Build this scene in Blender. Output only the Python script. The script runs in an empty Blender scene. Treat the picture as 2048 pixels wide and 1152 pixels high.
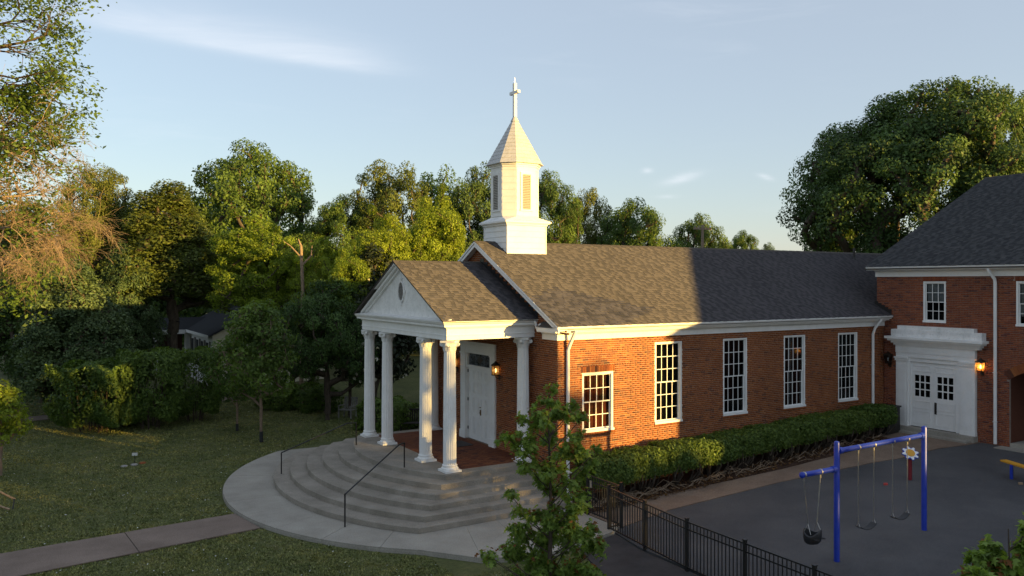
import bpy, math, random
import numpy as np
from mathutils import Vector, Matrix
R = math.radians
SC = bpy.context.scene
COL = SC.collection

# ------------------------------------------------------------------ camera
CAM = np.array([-14.135, -20.406, 6.713]); YAW = 0.549; FPX = 1606.2; HY = 565.8
cam_d = bpy.data.cameras.new('camera'); cam = bpy.data.objects.new('camera', cam_d); COL.objects.link(cam)
cam_d.sensor_width = 36; cam_d.lens = 36 * FPX / 2048; cam_d.shift_y = -(576 - HY) / 2048
cam_d.clip_start = 0.1; cam_d.clip_end = 3000
cam.location = CAM; cam.rotation_euler = (R(90), 0, -YAW)
SC.camera = cam
# ------------------------------------------------------------------ light
SUN_EL = math.atan(0.105 / 1.118); SUN_DIR = Vector((0.5, -1.0, 0.105)).normalized()   # towards the sun
W = bpy.data.worlds.new('World'); SC.world = W; W.use_nodes = True
SC.view_settings.view_transform = 'Standard'; SC.view_settings.look = 'None'
SC.view_settings.exposure = 1.75; SC.view_settings.gamma = 1.0
def build_world():
    nt = W.node_tree; nt.nodes.clear(); N = nt.nodes.new; L = nt.links.new
    out = N('ShaderNodeOutputWorld'); bg = N('ShaderNodeBackground'); bg.inputs['Strength'].default_value = 0.118
    sky = N('ShaderNodeTexSky'); sky.sky_type = 'NISHITA'; sky.sun_disc = False
    sky.sun_elevation = SUN_EL; sky.sun_rotation = math.atan2(SUN_DIR.x, SUN_DIR.y)
    sky.altitude = 100; sky.air_density = 1.0; sky.dust_density = 0.5; sky.ozone_density = 2.0
    tc = N('ShaderNodeTexCoord'); sep = N('ShaderNodeSeparateXYZ'); L(tc.outputs['Generated'], sep.inputs[0])
    def m(op, a, b=None, c=None):
        n = N('ShaderNodeMath'); n.operation = op
        for i, v in enumerate((a, b, c)):
            if v is None: continue
            if isinstance(v, (int, float)): n.inputs[i].default_value = v
            else: L(v, n.inputs[i])
        return n.outputs[0]
    az = m('ARCTAN2', sep.outputs[0], sep.outputs[1]); el = m('ARCSINE', sep.outputs[2])
    cv = N('ShaderNodeCombineXYZ'); L(m('MULTIPLY', az, 4.0), cv.inputs[0]); L(m('MULTIPLY', el, 26.0), cv.inputs[1])
    nz = N('ShaderNodeTexNoise'); nz.inputs['Scale'].default_value = 1.3; nz.inputs['Detail'].default_value = 6; nz.inputs['Roughness'].default_value = 0.6
    nz.inputs['Distortion'].default_value = 0.6; L(cv.outputs[0], nz.inputs['Vector'])
    cv2 = N('ShaderNodeCombineXYZ'); L(m('MULTIPLY', az, 1.6), cv2.inputs[0]); L(m('MULTIPLY', el, 5.0), cv2.inputs[1]); cv2.inputs[2].default_value = 3.1
    nz2 = N('ShaderNodeTexNoise'); nz2.inputs['Scale'].default_value = 1.6; nz2.inputs['Detail'].default_value = 3; L(cv2.outputs[0], nz2.inputs['Vector'])
    wisp = m('MULTIPLY', m('SMOOTHSTEP', nz.outputs['Fac'], 0.45, 0.8) if False else m('MAXIMUM', m('MULTIPLY', m('SUBTRACT', nz.outputs['Fac'], 0.50), 3.2), 0.0),
             m('MAXIMUM', m('MULTIPLY', m('SUBTRACT', nz2.outputs['Fac'], 0.47), 5.0), 0.0))
    # the long wisp of cirrus: a band in azimuth and elevation
    line = m('SUBTRACT', el, m('SUBTRACT', 0.2875, m('MULTIPLY', az, 0.075)))
    up = m('MULTIPLY', m('MAXIMUM', line, 0.0), 1 / 0.030); dn = m('MULTIPLY', m('MAXIMUM', m('MULTIPLY', line, -1.0), 0.0), 1 / 0.008)
    band = m('POWER', 2.718, m('MULTIPLY', m('ADD', m('MULTIPLY', up, up), m('MULTIPLY', dn, dn)), -1.0))
    azw = m('MULTIPLY', m('SUBTRACT', az, 0.22), 1 / 0.17); azm = m('POWER', 2.718, m('MULTIPLY', m('MULTIPLY', m('MULTIPLY', azw, azw), m('MULTIPLY', azw, azw)), -1.0))
    streak = m('MULTIPLY', m('MULTIPLY', band, azm), m('ADD', m('MULTIPLY', nz.outputs['Fac'], 1.0), -0.05))
    def puff(a0, e0, wa, we, tilt):
        da = m('SUBTRACT', az, a0); de = m('SUBTRACT', m('SUBTRACT', el, e0), m('MULTIPLY', da, tilt)); x, y = m('MULTIPLY', da, 1 / wa), m('MULTIPLY', de, 1 / we)
        return m('MULTIPLY', m('POWER', 2.718, m('MULTIPLY', m('ADD', m('MULTIPLY', x, x), m('MULTIPLY', y, y)), -1.0)), m('MAXIMUM', m('MULTIPLY', m('SUBTRACT', nz.outputs['Fac'], 0.30), 2.2), 0.0))
    puffs = m('ADD', m('ADD', puff(0.758, 0.127, 0.020, 0.005, 0.22), puff(0.716, 0.137, 0.006, 0.003, 0.0)), m('ADD', puff(0.742, 0.105, 0.012, 0.0022, 0.0), puff(0.855, 0.125, 0.008, 0.003, -0.3)))
    fac = m('MINIMUM', m('ADD', m('ADD', m('MULTIPLY', wisp, 0.16), m('MULTIPLY', puffs, 0.8)), m('MULTIPLY', streak, 0.85)), 0.7)
    veil = N('ShaderNodeMix'); veil.data_type = 'RGBA'; veil.inputs['Factor'].default_value = 0.64; L(sky.outputs[0], veil.inputs['A']); veil.inputs['B'].default_value = (1.46, 1.55, 1.76, 1)   # an even veil of high thin cloud
    mix = N('ShaderNodeMix'); mix.data_type = 'RGBA'; L(fac, mix.inputs['Factor']); L(veil.outputs['Result'], mix.inputs['A']); mix.inputs['B'].default_value = (2.5, 2.6, 2.8, 1)
    L(mix.outputs['Result'], bg.inputs[0]); L(bg.outputs[0], out.inputs[0])
build_world()
sun_d = bpy.data.lights.new('sun', 'SUN'); sun = bpy.data.objects.new('sun', sun_d); COL.objects.link(sun)
sun_d.energy = 3.8; sun_d.angle = R(0.5); sun_d.color = (1.0, 0.64, 0.18)
sun.rotation_euler = SUN_DIR.to_track_quat('Z', 'Y').to_euler(); sun.location = (20, -40, 30)
SC.cycles.use_denoising = True
SC.cycles.max_bounces = 6; SC.cycles.transparent_max_bounces = 12; SC.cycles.diffuse_bounces = 4; SC.cycles.glossy_bounces = 3; SC.cycles.transmission_bounces = 4

# ------------------------------------------------------------------ helpers
SY, CY = math.sin(YAW), math.cos(YAW)
def at(px, dep, z=0.0):                       # a spot seen at column px of the photograph, dep metres away
    r = (px - 1024) / FPX * dep
    return Vector((CAM[0] + dep * SY + r * CY, CAM[1] + dep * CY - r * SY, z))
def zat(py, dep): return CAM[2] - (py - HY) * dep / FPX
def depth_of(p): return (p[0] - CAM[0]) * SY + (p[1] - CAM[1]) * CY

def node_mat(name):
    m = bpy.data.materials.new(name); m.use_nodes = True
    return m, m.node_tree.nodes, m.node_tree.links, m.node_tree.nodes['Principled BSDF']
def ramp(N, stops):
    r = N.new('ShaderNodeValToRGB'); e = r.color_ramp.elements
    while len(e) < len(stops): e.new(0.5)
    for i, (p, c) in enumerate(stops): e[i].position = p; e[i].color = (*c, 1)
    return r
def noise(N, L, scale, detail=4, rough=0.6, coord='Object', stretch=None):
    tc = N.new('ShaderNodeTexCoord'); n = N.new('ShaderNodeTexNoise')
    n.inputs['Scale'].default_value = scale; n.inputs['Detail'].default_value = detail; n.inputs['Roughness'].default_value = rough
    if stretch:
        mp = N.new('ShaderNodeMapping'); mp.inputs['Scale'].default_value = stretch; L.new(tc.outputs[coord], mp.inputs[0]); L.new(mp.outputs[0], n.inputs['Vector'])
    else: L.new(tc.outputs[coord], n.inputs['Vector'])
    return n
def bump(N, L, src, b, strength=0.3, dist=0.02):
    bm = N.new('ShaderNodeBump'); bm.inputs['Strength'].default_value = strength; bm.inputs['Distance'].default_value = dist
    L.new(src, bm.inputs['Height']); L.new(bm.outputs[0], b.inputs['Normal'])
def mulcol(N, L, a, b, fac=1.0, mode='MULTIPLY'):
    x = N.new('ShaderNodeMix'); x.data_type = 'RGBA'; x.blend_type = mode; x.inputs['Factor'].default_value = fac
    for s, k in ((a, 'A'), (b, 'B')):
        if hasattr(s, 'is_output'): L.new(s, x.inputs[k])
        else: x.inputs[k].default_value = (*s, 1)
    return x.outputs['Result']
MAT = {}
def noisy(name, stops, scale=8, detail=5, rough=0.8, bumps=0.0, bscale=None, bdist=0.01, spec=0.3, stretch=None, second=None, metal=0.0):
    m, N, L, b = node_mat(name); n = noise(N, L, scale, detail, 0.65, stretch=stretch); r = ramp(N, stops); L.new(n.outputs['Fac'], r.inputs[0])
    c = r.outputs[0]
    if second:
        n2 = noise(N, L, second[0], 4, 0.6); r2 = ramp(N, second[1]); L.new(n2.outputs['Fac'], r2.inputs[0]); c = mulcol(N, L, c, r2.outputs[0])
    L.new(c, b.inputs['Base Color']); b.inputs['Roughness'].default_value = rough; b.inputs['Specular IOR Level'].default_value = spec; b.inputs['Metallic'].default_value = metal
    if bumps:
        nb = noise(N, L, bscale or scale * 4, 4, 0.7); bump(N, L, nb.outputs['Fac'], b, bumps, bdist)
    MAT[name] = m; return m
def attr_mat(name, stops, rough=0.85, objrand=False, nscale=30, nstops=((0.3, (0.75, 0.75, 0.75)), (0.7, (1.15, 1.15, 1.15))), bumps=0.2, patch=None):
    m, N, L, b = node_mat(name); r = ramp(N, stops)
    if objrand: a = N.new('ShaderNodeObjectInfo'); L.new(a.outputs['Random'], r.inputs[0])
    else: a = N.new('ShaderNodeAttribute'); a.attribute_name = 'rnd'; L.new(a.outputs['Fac'], r.inputs[0])
    g = N.new('ShaderNodeNewGeometry'); n = N.new('ShaderNodeTexNoise'); n.inputs['Scale'].default_value = nscale; n.inputs['Detail'].default_value = 4
    L.new(g.outputs['Position'], n.inputs['Vector']); r2 = ramp(N, nstops); L.new(n.outputs['Fac'], r2.inputs[0])
    c = mulcol(N, L, r.outputs[0], r2.outputs[0])
    if patch:
        n3 = N.new('ShaderNodeTexNoise'); n3.inputs['Scale'].default_value = patch[0]; n3.inputs['Detail'].default_value = 5; L.new(g.outputs['Position'], n3.inputs['Vector'])
        r3 = ramp(N, patch[1]); L.new(n3.outputs['Fac'], r3.inputs[0]); c = mulcol(N, L, c, r3.outputs[0])
    L.new(c, b.inputs['Base Color']); b.inputs['Roughness'].default_value = rough; b.inputs['Specular IOR Level'].default_value = 0.25
    if bumps: bump(N, L, n.outputs['Fac'], b, bumps, 0.004)
    MAT[name] = m; return m
def leaf_mat(name, dark, light, trans=0.35, tip=None):
    m, N, L, b = node_mat(name); a = N.new('ShaderNodeAttribute'); a.attribute_name = 'rnd'
    st = [(0.0, dark), (0.8, light)] + ([(0.93, light), (0.97, tip)] if tip else [(1.0, tuple(min(1, x * 1.15) for x in light))])
    r = ramp(N, st); L.new(a.outputs['Fac'], r.inputs[0])
    oi = N.new('ShaderNodeObjectInfo'); rr = ramp(N, [(0.0, (0.85, 0.9, 0.85)), (1.0, (1.15, 1.08, 1.0))]); L.new(oi.outputs['Random'], rr.inputs[0])
    c = mulcol(N, L, r.outputs[0], rr.outputs[0])
    L.new(c, b.inputs['Base Color']); b.inputs['Roughness'].default_value = 0.55; b.inputs['Specular IOR Level'].default_value = 0.25
    t = N.new('ShaderNodeBsdfTranslucent'); tcol = mulcol(N, L, c, (1.5, 1.5, 0.6)); L.new(tcol, t.inputs['Color'])
    mx = N.new('ShaderNodeMixShader'); mx.inputs[0].default_value = trans; L.new(b.outputs[0], mx.inputs[1]); L.new(t.outputs[0], mx.inputs[2])
    L.new(mx.outputs[0], m.node_tree.nodes['Material Output'].inputs[0]); MAT[name] = m; return m
def plain(name, c, rough=0.5, spec=0.5, metal=0.0, emit=None, es=1.0):
    m, N, L, b = node_mat(name); b.inputs['Base Color'].default_value = (*c, 1); b.inputs['Roughness'].default_value = rough
    b.inputs['Specular IOR Level'].default_value = spec; b.inputs['Metallic'].default_value = metal
    if emit: b.inputs['Emission Color'].default_value = (*emit, 1); b.inputs['Emission Strength'].default_value = es
    MAT[name] = m; return m

BR = [(0.0, (0.075, 0.036, 0.028)), (0.12, (0.19, 0.060, 0.029)), (0.45, (0.265, 0.082, 0.029)), (0.8, (0.33, 0.110, 0.034)), (1.0, (0.37, 0.14, 0.047))]
BPATCH = (0.55, [(0.35, (0.82, 0.80, 0.80)), (0.65, (1.1, 1.1, 1.1))])
attr_mat('brick', BR, patch=BPATCH); attr_mat('brick_single', BR, objrand=True, patch=BPATCH)
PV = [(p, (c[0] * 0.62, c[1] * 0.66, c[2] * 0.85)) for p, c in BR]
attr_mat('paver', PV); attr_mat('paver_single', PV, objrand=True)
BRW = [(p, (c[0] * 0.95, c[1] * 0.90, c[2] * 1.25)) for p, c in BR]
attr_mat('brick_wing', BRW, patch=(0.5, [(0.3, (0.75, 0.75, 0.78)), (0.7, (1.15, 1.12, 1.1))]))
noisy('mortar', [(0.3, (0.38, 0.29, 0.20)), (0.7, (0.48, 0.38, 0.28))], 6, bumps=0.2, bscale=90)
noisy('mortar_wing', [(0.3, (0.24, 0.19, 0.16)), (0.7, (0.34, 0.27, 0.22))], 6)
SH = [(0.0, (0.048, 0.046, 0.050)), (0.35, (0.062, 0.058, 0.062)), (0.6, (0.084, 0.077, 0.081)), (1.0, (0.106, 0.097, 0.100))]
attr_mat('shingle', SH, rough=0.95, nscale=60, patch=(0.5, [(0.35, (0.92, 0.92, 0.92)), (0.7, (1.05, 1.05, 1.05))]))
attr_mat('shingle_single', SH, rough=0.95, objrand=True, nscale=60)
SHW = [(0.0, (0.030, 0.032, 0.036)), (0.5, (0.055, 0.056, 0.060)), (1.0, (0.095, 0.094, 0.096))]
attr_mat('shingle_wing', SHW, rough=0.95, nscale=60)
noisy('roof_cap', [(0.3, (0.05, 0.045, 0.04)), (0.7, (0.10, 0.085, 0.07))], 20, rough=0.95)
noisy('white_paint', [(0.25, (0.74, 0.73, 0.70)), (0.6, (0.83, 0.82, 0.80))], 2.2, 7, 0.55, second=(11, [(0.28, (0.92, 0.91, 0.89)), (0.42, (1, 1, 1))]), bumps=0.05, bscale=30)
noisy('white_worn', [(0.3, (0.64, 0.64, 0.62)), (0.6, (0.80, 0.79, 0.77))], 3, 7, 0.6, second=(14, [(0.3, (0.82, 0.81, 0.80)), (0.45, (1, 1, 1))]), bumps=0.1, bscale=30)
noisy('aggregate', [(0.3, (0.215, 0.19, 0.155)), (0.7, (0.36, 0.32, 0.27))], 1.2, 6, 0.9, 0.25, 70, 0.004, second=(60, [(0.35, (0.72, 0.72, 0.72)), (0.65, (1.2, 1.2, 1.18))]))
noisy('concrete', [(0.3, (0.28, 0.255, 0.215)), (0.7, (0.40, 0.37, 0.315))], 0.9, 7, 0.9, 0.3, 60, 0.005, second=(30, [(0.35, (0.82, 0.82, 0.82)), (0.65, (1.1, 1.1, 1.1))]))
noisy('path_concrete', [(0.3, (0.17, 0.125, 0.098)), (0.7, (0.27, 0.205, 0.165))], 0.8, 7, 0.9, 0.4, 60, 0.006, second=(35, [(0.35, (0.75, 0.75, 0.75)), (0.65, (1.12, 1.12, 1.12))]))
noisy('walk_concrete', [(0.3, (0.17, 0.115, 0.08)), (0.7, (0.28, 0.205, 0.15))], 0.7, 7, 0.9, 0.4, 60, 0.006, second=(25, [(0.35, (0.75, 0.75, 0.75)), (0.65, (1.1, 1.1, 1.1))]))
noisy('asphalt', [(0.3, (0.035, 0.031, 0.031)), (0.7, (0.068, 0.060, 0.058))], 1.5, 6, 0.9, 0.6, 90, 0.01)
noisy('rubber_ground', [(0.3, (0.052, 0.052, 0.055)), (0.55, (0.082, 0.081, 0.083)), (0.75, (0.105, 0.102, 0.100))], 0.35, 7, 0.85, 0.7, 60, 0.012, second=(70, [(0.35, (0.6, 0.6, 0.62)), (0.68, (1.5, 1.5, 1.5))]))
noisy('mulch', [(0.3, (0.035, 0.018, 0.012)), (0.7, (0.095, 0.050, 0.030))], 14, 6, 0.95, 0.9, 40, 0.03)
noisy('ground_grass', [(0.25, (0.066, 0.076, 0.026)), (0.5, (0.098, 0.108, 0.037)), (0.8, (0.16, 0.145, 0.065))], 0.55, 8, 0.95, 0.8, 30, 0.03, second=(9, [(0.3, (0.7, 0.72, 0.7)), (0.7, (1.2, 1.2, 1.1))]))
attr_mat('grass_blade', [(0.0, (0.110, 0.126, 0.034)), (0.6, (0.185, 0.205, 0.060)), (0.93, (0.26, 0.265, 0.10)), (1.0, (0.30, 0.27, 0.14))], 0.7, nscale=0.45, nstops=((0.3, (0.68, 0.76, 0.72)), (0.5, (1.0, 1.0, 1.0)), (0.7, (1.32, 1.2, 1.1))), bumps=0, patch=(2.2, [(0.30, (0.70, 0.74, 0.72)), (0.5, (1, 1, 1)), (0.72, (1.25, 1.12, 1.05))]))
plain('clover', (0.6, 0.6, 0.55), 0.8)
plain('black_metal', (0.012, 0.011, 0.011), 0.45); plain('dark_iron', (0.02, 0.018, 0.016), 0.5)
noisy('blue_paint', [(0.3, (0.012, 0.035, 0.33)), (0.7, (0.018, 0.048, 0.42))], 5, 4, 0.38, spec=0.5)
plain('galvanised', (0.55, 0.52, 0.48), 0.35, metal=0.9); plain('rubber', (0.018, 0.018, 0.02), 0.6)
plain('yellow_paint', (0.62, 0.30, 0.02), 0.5); plain('red_paint', (0.20, 0.012, 0.02), 0.5); plain('white_plastic', (0.75, 0.75, 0.75), 0.4); plain('toy_red', (0.55, 0.06, 0.05), 0.5)
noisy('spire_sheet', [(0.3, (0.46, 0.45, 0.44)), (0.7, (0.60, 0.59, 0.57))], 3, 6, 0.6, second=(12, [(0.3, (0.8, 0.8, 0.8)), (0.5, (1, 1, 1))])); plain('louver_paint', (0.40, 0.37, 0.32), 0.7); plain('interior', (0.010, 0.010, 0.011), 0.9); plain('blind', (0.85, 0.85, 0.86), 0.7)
noisy('shutter', [(0.35, (0.05, 0.022, 0.014)), (0.58, (0.36, 0.06, 0.02))], 2.2, 3, 0.6)
plain('brass', (0.20, 0.12, 0.035), 0.4, metal=0.8); plain('lantern_iron', (0.035, 0.026, 0.018), 0.5, metal=0.4)
plain('bulb', (1, 0.7, 0.3), 0.5, emit=(1.0, 0.52, 0.16), es=9); plain('bulb_soft', (1, 0.8, 0.5), 0.5, emit=(1.0, 0.76, 0.45), es=2)
noisy('leaded_glass', [(0.35, (0.02, 0.022, 0.025)), (0.6, (0.13, 0.14, 0.16))], 9, 3, 0.25)
plain('bark_mat', (0.03, 0.025, 0.02), 0.9)
noisy('bark', [(0.3, (0.045, 0.034, 0.025)), (0.7, (0.12, 0.092, 0.068))], 9, 5, 0.95, 0.8, 30, 0.03, stretch=(1, 1, 0.3))
noisy('dead_bark', [(0.3, (0.17, 0.12, 0.08)), (0.7, (0.36, 0.265, 0.18))], 9, 5, 0.95, 0.6, 30, 0.02)
noisy('young_bark', [(0.3, (0.16, 0.11, 0.075)), (0.7, (0.28, 0.2, 0.14))], 9, 5, 0.9)
noisy('stake_wood', [(0.3, (0.26, 0.17, 0.10)), (0.7, (0.42, 0.30, 0.19))], 9, 5, 0.9)
noisy('cream_siding', [(0.3, (0.50, 0.46, 0.34)), (0.7, (0.62, 0.58, 0.45))], 5, 4, 0.8)
noisy('house_white', [(0.3, (0.66, 0.65, 0.63)), (0.7, (0.78, 0.77, 0.75))], 5, 4, 0.7)
noisy('grey_wood', [(0.3, (0.16, 0.15, 0.13)), (0.7, (0.28, 0.26, 0.24))], 12, 4, 0.9)
noisy('pole_wood', [(0.3, (0.20, 0.15, 0.11)), (0.7, (0.32, 0.25, 0.19))], 12, 4, 0.9)
noisy('stone', [(0.3, (0.2, 0.19, 0.18)), (0.7, (0.4, 0.38, 0.36))], 14, 4, 0.9)
def glass_mat():
    m, N, L, b = node_mat('glass'); N.remove(b)
    t = N.new('ShaderNodeBsdfTransparent'); t.inputs[0].default_value = (0.62, 0.64, 0.64, 1); g = N.new('ShaderNodeBsdfGlossy'); g.inputs['Roughness'].default_value = 0.02
    f = N.new('ShaderNodeFresnel'); f.inputs['IOR'].default_value = 1.25; x = N.new('ShaderNodeMixShader')
    L.new(f.outputs[0], x.inputs[0]); L.new(t.outputs[0], x.inputs[1]); L.new(g.outputs[0], x.inputs[2]); L.new(x.outputs[0], N['Material Output'].inputs[0]); MAT['glass'] = m
glass_mat()
def lantern_glass():
    m, N, L, b = node_mat('lantern_glass'); N.remove(b)
    t = N.new('ShaderNodeBsdfTransparent'); t.inputs[0].default_value = (1.0, 0.72, 0.38, 1); d = N.new('ShaderNodeBsdfTranslucent'); d.inputs[0].default_value = (0.8, 0.5, 0.2, 1)
    x = N.new('ShaderNodeMixShader'); x.inputs[0].default_value = 0.45; L.new(t.outputs[0], x.inputs[1]); L.new(d.outputs[0], x.inputs[2]); L.new(x.outputs[0], N['Material Output'].inputs[0]); MAT['lantern_glass'] = m
lantern_glass()
leaf_mat('leaf_green', (0.042, 0.08, 0.018), (0.13, 0.205, 0.045))
leaf_mat('leaf_dark', (0.03, 0.06, 0.017), (0.1, 0.165, 0.044), 0.25)
leaf_mat('leaf_olive', (0.056, 0.078, 0.017), (0.165, 0.195, 0.044))
leaf_mat('leaf_bright', (0.105, 0.155, 0.018), (0.29, 0.37, 0.045), 0.45)
leaf_mat('leaf_conifer', (0.036, 0.068, 0.028), (0.11, 0.165, 0.07), 0.2)
leaf_mat('leaf_magnolia', (0.01, 0.018, 0.009), (0.036, 0.05, 0.026), 0.1)
leaf_mat('leaf_maple', (0.08, 0.13, 0.026), (0.225, 0.32, 0.066), 0.4, tip=(0.20, 0.085, 0.03))
leaf_mat('leaf_hedge', (0.042, 0.08, 0.018), (0.135, 0.205, 0.042), 0.3)
leaf_mat('leaf_blossom', (0.55, 0.53, 0.48), (0.75, 0.73, 0.68), 0.2)
leaf_mat('leaf_litter', (0.05, 0.022, 0.010), (0.20, 0.105, 0.045), 0.2)

WLOC = {}
def wl(o): return WLOC.get(o.name, Vector((0, 0, 0))) if o else Vector((0, 0, 0))
def tag(o, label=None, cat=None, group=None, kind=None):
    if label: o['label'] = label
    if cat: o['category'] = cat
    if group: o['group'] = group
    if kind: o['kind'] = kind
    return o
def thing(name, loc, label, cat, group=None, rz=0):
    o = bpy.data.objects.new(name, None); COL.objects.link(o); o.location = loc; o.rotation_euler = (0, 0, rz); o.empty_display_size = 0.2
    WLOC[o.name] = Vector(loc); return tag(o, label, cat, group)
def link(name, me, mat, parent=None, local=False):
    o = bpy.data.objects.new(name, me); COL.objects.link(o)
    if mat and not me.materials: me.materials.append(MAT[mat] if isinstance(mat, str) else mat)
    if parent:
        o.parent = parent
        if not local and len(me.vertices): me.transform(Matrix.Translation(-wl(parent)))
        WLOC[o.name] = wl(parent)
    return o
class MB:
    def __init__(s): s.v = []; s.f = []; s.r = []
    def add(s, vs, fs, r=None):
        b = len(s.v); s.v += [tuple(x) for x in vs]; s.f += [tuple(i + b for i in f) for f in fs]
        if r is not None: s.r += [r] * len(fs)
        return s
    def box(s, x0, x1, y0, y1, z0, z1, r=None):
        x0, x1 = sorted((x0, x1)); y0, y1 = sorted((y0, y1)); z0, z1 = sorted((z0, z1))
        return s.add([(x0, y0, z0), (x1, y0, z0), (x1, y1, z0), (x0, y1, z0), (x0, y0, z1), (x1, y0, z1), (x1, y1, z1), (x0, y1, z1)],
                     [(0, 3, 2, 1), (4, 5, 6, 7), (0, 1, 5, 4), (1, 2, 6, 5), (2, 3, 7, 6), (3, 0, 4, 7)], r)
    def prism(s, pts, d, r=None):             # closed loop of 3-D points swept by vector d
        n = len(pts); p = [Vector(x) for x in pts]; d = Vector(d)
        return s.add(p + [x + d for x in p], [tuple(range(n))[::-1], tuple(range(n, 2 * n))] + [(i, (i + 1) % n, n + (i + 1) % n, n + i) for i in range(n)], r)
    def loft(s, rings, cap=True, closed=True):
        n = len(rings[0]); vs = [p for r_ in rings for p in r_]; fs = []
        for k in range(len(rings) - 1):
            for i in range(n if closed else n - 1):
                j = (i + 1) % n; fs.append((k * n + i, k * n + j, (k + 1) * n + j, (k + 1) * n + i))
        if cap: fs += [tuple(range(n))[::-1], tuple(range((len(rings) - 1) * n, len(rings) * n))]
        return s.add(vs, fs)
    def lathe(s, prof, c, n=20, fn=None):
        return s.loft([[(c[0] + r * (fn(i, n) if fn else 1) * math.cos(2 * math.pi * i / n), c[1] + r * (fn(i, n) if fn else 1) * math.sin(2 * math.pi * i / n), c[2] + z) for i in range(n)] for r, z in prof])
    def tube(s, pts, rad, n=6, cap=True):
        pts = [Vector(p) for p in pts]; rad = rad if isinstance(rad, (list, tuple)) else [rad] * len(pts); rings = []
        a = None
        for k, p in enumerate(pts):
            t = (pts[min(k + 1, len(pts) - 1)] - pts[max(k - 1, 0)]); t = t.normalized() if t.length > 1e-9 else Vector((0, 0, 1))
            if a is None: a = t.cross(Vector((0, 0, 1)) if abs(t.z) < 0.9 else Vector((1, 0, 0)))
            a = a - t * a.dot(t); a = a.normalized() if a.length > 1e-6 else t.orthogonal().normalized(); b = t.cross(a)
            rings.append([p + (a * math.cos(2 * math.pi * i / n) + b * math.sin(2 * math.pi * i / n)) * rad[k] for i in range(n)])
        return s.loft(rings, cap)
    def build(s, name, mat, parent=None, smooth=False, kind=None, local=False):
        me = bpy.data.meshes.new(name); me.from_pydata(s.v, [], s.f); me.update()
        if s.r and len(s.r) == len(s.f):
            a = me.attributes.new('rnd', 'FLOAT', 'FACE'); a.data.foreach_set('value', s.r)
        o = link(name, me, mat, parent, local)
        if smooth:
            me.polygons.foreach_set('use_smooth', [True] * len(me.polygons))
            try: me.set_sharp_from_angle(angle=R(42))
            except Exception: pass
        if kind: o['kind'] = kind
        return o
UNIT = {}
def unit_cube(mat):
    if mat not in UNIT:
        m = MB().box(0, 1, 0, 1, 0, 1); me = bpy.data.meshes.new('box_' + mat); me.from_pydata(m.v, [], m.f); me.materials.append(MAT[mat]); UNIT[mat] = me
    return UNIT[mat]
def bar(name, b, mat, parent):                # a plain straight piece sharing one mesh
    x0, x1, y0, y1, z0, z1 = b; x0, x1 = sorted((x0, x1)); y0, y1 = sorted((y0, y1)); z0, z1 = sorted((z0, z1))
    o = bpy.data.objects.new(name, unit_cube(mat)); COL.objects.link(o); o.parent = parent; p = wl(parent)
    o.location = (x0 - p.x, y0 - p.y, z0 - p.z); o.scale = (x1 - x0, y1 - y0, z1 - z0); return o
def mesh_np(name, v, f, rnd=None, mat=None, parent=None, kind=None, local=False):
    me = bpy.data.meshes.new(name); nv, nf, k = len(v), len(f), f.shape[1]
    me.vertices.add(nv); me.vertices.foreach_set('co', np.ascontiguousarray(v, np.float32).ravel())
    me.loops.add(nf * k); me.loops.foreach_set('vertex_index', np.ascontiguousarray(f, np.int32).ravel())
    me.polygons.add(nf); me.polygons.foreach_set('loop_start', np.arange(0, nf * k, k, dtype=np.int32))
    me.update(calc_edges=True)
    if rnd is not None: a = me.attributes.new('rnd', 'FLOAT', 'FACE'); a.data.foreach_set('value', np.ascontiguousarray(rnd, np.float32))
    if mat: me.materials.append(MAT[mat])
    if name == '_': return me
    o = link(name, me, None, parent, local)
    if kind: o['kind'] = kind
    return o
def copy_tree(o, parent=None):
    c = o.copy(); COL.objects.link(c)
    if parent: c.parent = parent
    for ch in list(o.children): copy_tree(ch, c)
    return c

# ------------------------------------------------------------------ ground
rng = np.random.default_rng(7); random.seed(7)
def gz(x): return -0.05 + 0.049 * min(max(x, 0.0), 17.0)
def sheet(name, outline, mat, dz=0.0, thick=0.25, parent=None, kind='structure', slope=True):
    # a slab following the slope of the ground along x; the outline is cut at every metre so that it bends with it
    xs = [p[0] for p in outline]; mb = MB(); cuts = sorted(set([min(xs), max(xs)] + [c for c in (0.0, 17.0) if min(xs) < c < max(xs)]))
    def clip(poly, x, keep_less):
        o = []
        for i in range(len(poly)):
            a, b = poly[i], poly[(i + 1) % len(poly)]; ia = (a[0] <= x) if keep_less else (a[0] >= x); ib = (b[0] <= x) if keep_less else (b[0] >= x)
            if ia: o.append(a)
            if ia != ib: t = (x - a[0]) / (b[0] - a[0]); o.append((x, a[1] + t * (b[1] - a[1])))
        return o
    for a, b in zip(cuts, cuts[1:]):
        pl = clip(clip(outline, b, True), a, False)
        if len(pl) < 3: continue
        top = [(x, y, (gz(x) if slope else 0) + dz) for x, y in pl]; mb.prism([(x, y, z - thick) for x, y, z in top], (0, 0, thick))
    o = mb.build(name, mat, parent)
    if parent is None: o['kind'] = kind
    return o
gx = [-900, -300, -100, -40, -20, -12, -6, 0, 17, 30, 60, 150, 400, 900]; gy = [-900, -300, -100, -40, -20, -10, 0, 10, 20, 30, 45, 70, 120, 250, 500, 900]
gv = [(x, y, gz(x) - 0.075) for y in gy for x in gx]; nx = len(gx)
g_me = MB().add(gv, [(j * nx + i, j * nx + i + 1, (j + 1) * nx + i + 1, (j + 1) * nx + i) for j in range(len(gy) - 1) for i in range(nx - 1)])
tag(g_me.build('ground', 'ground_grass'), kind='structure')
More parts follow.
